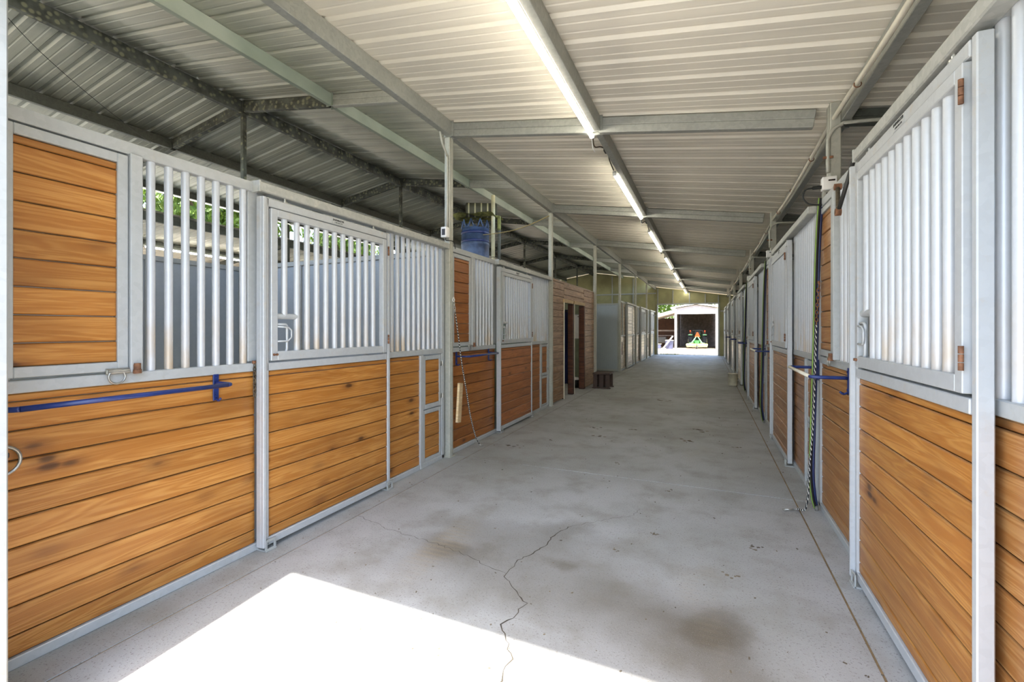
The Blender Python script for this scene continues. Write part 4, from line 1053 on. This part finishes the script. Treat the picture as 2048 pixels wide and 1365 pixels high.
# ---------------------------------------------------------------- equipment shed beyond the far doorway
SY = 36.2
shed = thing('equipment_shed', 'open white framed equipment shed beyond the far doorway', 'shed', (-.78, SY, -.06))
hw, hz, pk = 1.42, 2.95, 3.3
for s in (-1, 1):
    link('post', MB().box((s * hw, 0, 1.5), (.16, .16, 3.0), .01).mesh('post', 'shedwhite'), shed)
for a, b in ((-1, 0), (0, 1)):
    V0 = (a * hw, pk if a == 0 else hz + .1); V1 = (b * hw, pk if b == 0 else hz + .1)
    link('gable_sheet', prism(V0[0], V1[0], 2.7, V0[1], V1[1], -.04, .0, 'shedfascia', 'gable_sheet'), shed)
    link('trim', prism(V0[0], V1[0], 2.62, 2.74 if a else 2.8, 2.8 if a else 2.74, -.1, -.045, 'shedwhite', 'trim'), shed)
    e0, e1 = (-hw - .35, 0) if a else (0, hw + .35)
    z0 = (pk - .26) if a else pk + .04; z1 = pk + .04 if a else (pk - .26)
    V = [(e0, -.3, z0), (e1, -.3, z1), (e1, 6, z1), (e0, 6, z0), (e0, -.3, z0 + .1), (e1, -.3, z1 + .1), (e1, 6, z1 + .1), (e0, 6, z0 + .1)]
    link('roof_sheet', MB().raw(V, [(0, 1, 2, 3)[::-1], (4, 5, 6, 7), (0, 1, 5, 4), (1, 2, 6, 5), (3, 0, 4, 7), (2, 3, 7, 6)]).mesh('roof_sheet', 'shedwhite'), shed)
for s in (-1, 1):
    link('side_wall', MB().box((s * (hw + .02), 3.0, 1.5), (.05, 5.8, 3.0), .005).mesh('side_wall', 'shedgrey'), shed)
for i in range(6):
    link('back_sheet', MB().box((-hw + .24 + i * .475, 6.0, 1.45), (.478, .05, 2.9), .002).mesh('back_sheet', 'shedgrey'), shed)
link('ceiling_sheet', MB().box((0, 3, 2.95), (2.8, 5.9, .04), .005).mesh('ceiling_sheet', 'shedgrey'), shed)
# lean-to on its left
lt = thing('lean_to', 'low open lean-to against the left side of the white shed', 'lean-to', (-2.3, SY, -.06))
V = [(-5.2, -.2, 1.35), (0, -.2, 2.72), (0, 5, 2.72), (-5.2, 5, 1.35), (-5.2, -.2, 1.58), (0, -.2, 2.95), (0, 5, 2.95), (-5.2, 5, 1.58)]
link('roof_slab', MB().raw(V, [(0, 1, 2, 3)[::-1], (4, 5, 6, 7), (0, 1, 5, 4), (1, 2, 6, 5), (3, 0, 4, 7), (2, 3, 7, 6)]).mesh('roof_slab', 'shedwhite'), lt)
for i in range(5): link('back_sheet', MB().box((-.5 - i * .98, 4.8, 1.2), (.985, .05, 2.4), .002).mesh('back_sheet', 'timber'), lt)
link('rail', MB().box((-2.5, 2.4, 1.35), (5, .08, .12), .005).mesh('rail', 'shedgrey'), lt)
link('rail', MB().box((-2.5, 2.4, .95), (5, .3, .06), .005).mesh('rail', 'shedgrey'), lt)
# bins and plank
bn = thing('storage_bin', 'tall blue grey bin beside the left shed post', 'bin', (-2.62, SY - .5, -.06))
link('bin_body', MB().cyl((0, 0, .3), .26, .6, 18, r2=.3).mesh('bin_body', 'tote'), bn)
link('bin_lid', MB().lathe((0, 0, .6), [(.31, 0), (.32, .03), (.25, .07), (0, .08)], 18).mesh('bin_lid', 'grey'), bn)
tt = thing('storage_tote', 'low blue grey tote with a rim beside the tall bin', 'tote', (-3.5, SY - .4, -.06))
link('tote_body', MB().box((0, 0, .16), (.55, .4, .32), .02).mesh('tote_body', 'tote'), tt)
link('tote_rim', MB().box((0, 0, .34), (.62, .46, .04), .01).mesh('tote_rim', 'grey'), tt)
lp = thing('leaning_plank', 'white plank leaning from the ground to the left shed post', 'plank', (-2.72, SY - .95, .4), data=MB().box((0, 0, 0), (.09, .04, 1.25), .004).mesh('leaning_plank', 'shedwhite'))
lp.rotation_euler = (R(-6), R(36), 0)
mc = thing('covered_machine', 'dark machine parked under the lean-to', 'machine', (-3.4, SY + 1.4, -.06))
link('engine_hood', MB().box((0, 0, .62), (.9, .8, .5), .06).mesh('engine_hood', 'darkgrey'), mc)
for x in (-.4, .4): link('wheel', MB().cyl((x, -.2, .28), .28, .16, 18, 'X').mesh('wheel', 'tyre'), mc)
# tractor with finish mower
tx, ty = -.70, SY + 1.6
tr = thing('tractor', 'green tractor with an orange triangle, backed into the white shed', 'tractor', (tx, ty, -.06))
for s in (-1, 1):
    w = link('wheel', MB().cyl((s * .52, 0, .5), .48, .28, 24, 'X').torus((s * .52, 0, .5), .42, .1, 'X', 24, 8).mesh('wheel', 'tyre'), tr)
    link('hub', MB().cyl((s * .67, 0, .5), .2, .03, 16, 'X').mesh('hub', 'deckgreen'), w)
    link('fender', MB().box((s * .52, 0, 1.04), (.3, .8, .08), .03).mesh('fender', 'lightgreen'), tr)
    link('tail_light', MB().cyl((s * .52, -.06, 1.33), .06, .04, 12, 'Y').box((s * .52, -.02, 1.2), (.03, .03, .2), .004).mesh('tail_light', 'orange'), tr)
link('hood', MB().box((0, 1.3, .95), (.55, 1.4, .5), .08).mesh('hood', 'jgreen'), tr)
link('seat', MB().box((0, .2, 1.05), (.45, .4, .12), .04).box((0, .0, 1.25), (.45, .1, .4), .04).mesh('seat', 'black'), tr)
link('roll_bar', MB().tube([(-.42, -.2, .6), (-.42, -.2, 1.3), (-.36, -.2, 1.38), (.36, -.2, 1.38), (.42, -.2, 1.3), (.42, -.2, .6)], .03, 8).mesh('roll_bar', 'darkgrey'), tr)
V = [(-.2, 0, 0), (.2, 0, 0), (.045, 0, .36), (-.045, 0, .36), (-.2, .02, 0), (.2, .02, 0), (.045, .02, .36), (-.045, .02, .36)]
link('warning_triangle', MB().raw([(x, y - .5, z + .88) for x, y, z in V], [(0, 1, 2, 3), (5, 4, 7, 6), (1, 5, 6, 2), (4, 0, 3, 7), (3, 2, 6, 7), (4, 5, 1, 0)]).mesh('warning_triangle', 'orange'), tr)
mw = thing('finish_mower', 'pale green finish mower hitched behind the tractor', 'mower', (tx - .02, ty - 1.35, -.06))
link('deck', MB().box((0, 0, .3), (1.5, .85, .16), .07).box((0, 0, .2), (1.44, .8, .12), .03).mesh('deck', 'deckgreen'), mw)
link('gearbox', MB().cyl((0, .05, .5), .18, .26, 14).mesh('gearbox', 'jgreen'), mw)
fr = MB()
for s in (-1, 1): fr.tube([(s * .42, -.1, .38), (s * .06, .3, .9)], .028, 8).tube([(s * .3, .4, .38), (s * .06, .3, .9)], .025, 8).tube([(s * .55, .3, .42), (s * .25, .0, .45)], .025, 8)
link('hitch_frame', fr.mesh('hitch_frame', 'lightgreen'), mw)
link('caster_wheel', MB().cyl((0, -.55, .13), .12, .08, 16, 'X').mesh('caster_wheel', 'tyre'), mw)
link('caster_fork', MB().box((-.06, -.55, .24), (.015, .06, .26), .003).box((.06, -.55, .24), (.015, .06, .26), .003).box((0, -.5, .37), (.14, .16, .03), .004).mesh('caster_fork', 'grey'), mw)
# grass at the threshold
mb = MB()
for i in range(700):
    x = rnd.choice((rnd.uniform(-2.5, -1.2), rnd.uniform(-2.5, .6))); y = rnd.uniform(26.75, 27.5); h = rnd.uniform(.03, .11) * (1.4 if x < -1.5 else .7)
    a = rnd.uniform(0, 3.1); w = .007; dx, dy = w * math.cos(a), w * math.sin(a); lx, ly = rnd.uniform(-.04, .04), rnd.uniform(-.04, .04)
    mb.raw([(x - dx, y - dy, -.06), (x + dx, y + dy, -.06), (x + lx, y + ly, -.06 + h)], [(0, 1, 2)])
g = link('grass', mb.mesh('grass', 'grass'), None, kind='stuff'); g['label'] = 'short grass tufts along the far threshold'; g['category'] = 'grass'

# ---------------------------------------------------------------- trees
def crown_mesh(seed, n=2600):
    r = random.Random(seed); V = []; F = []
    blobs = [(r.uniform(-.55, .55), r.uniform(-.55, .55), r.uniform(-.45, .6), r.uniform(.3, .55)) for _ in range(16)]
    for i in range(n):
        b = r.choice(blobs)
        d = Vector((r.gauss(0, 1), r.gauss(0, 1), r.gauss(0, 1))).normalized() * b[3] * (.65 + .35 * r.random())
        c = Vector(b[:3]) + d; s = r.uniform(.035, .075)
        u = Vector((r.gauss(0, 1), r.gauss(0, 1), r.gauss(0, 1))).normalized(); w = u.orthogonal().normalized()
        o = len(V); V += [tuple(c - u * s), tuple(c + w * s * .5), tuple(c + u * s), tuple(c - w * s * .5)]; F.append((o, o + 1, o + 2, o + 3))
    return MB().raw(V, F).mesh('crown', 'leaf')
CR = [crown_mesh(1), crown_mesh(2), crown_mesh(3)]
trunk = MB().cyl((0, 0, .5), .035, 1., 10, r2=.022).mesh('trunk', 'bark')
def tree(label, loc, h, w, ci, group):
    t = thing('tree', label, 'tree', loc, rnd.uniform(0, 6), group)
    link('trunk', trunk, t, scale=(h * .9, h * .9, h * .7))
    c = link('crown', CR[ci], t, (0, 0, h * .62), scale=(w, w, h * .42)); c['kind'] = 'stuff'
G1 = 'trees behind the equipment shed'
tree('sunlit broadleaf tree above the lean-to roof', (-4.6, 46, -.06), 6.5, 3.0, 0, G1)
for (x, y, h, w, ci, lb) in ((-10.5, 48, 9, 3.4, 1, 'tall broadleaf tree behind the lean-to, mostly hidden by the far jamb'), (-1.5, 52, 8, 3.4, 2, 'broadleaf tree behind the gable of the equipment shed'), (5, 50, 8, 3.2, 0, 'broadleaf tree behind the right corner of the equipment shed')):
    tree(lb, (x, y, -.06), h, w, ci, G1)
for i in range(10):
    tree(('first', 'second', 'third', 'fourth', 'fifth', 'sixth', 'seventh', 'eighth', 'ninth', 'tenth')[i] + ' leafy tree from the entrance, outside beyond the far aisle eaves', (-24 - (i % 3) * 3.2, 4 + i * 3.4, -.06), 12.5 + (i * 37 % 5) * .5, 3.6, i % 3, 'trees beyond the far aisle')
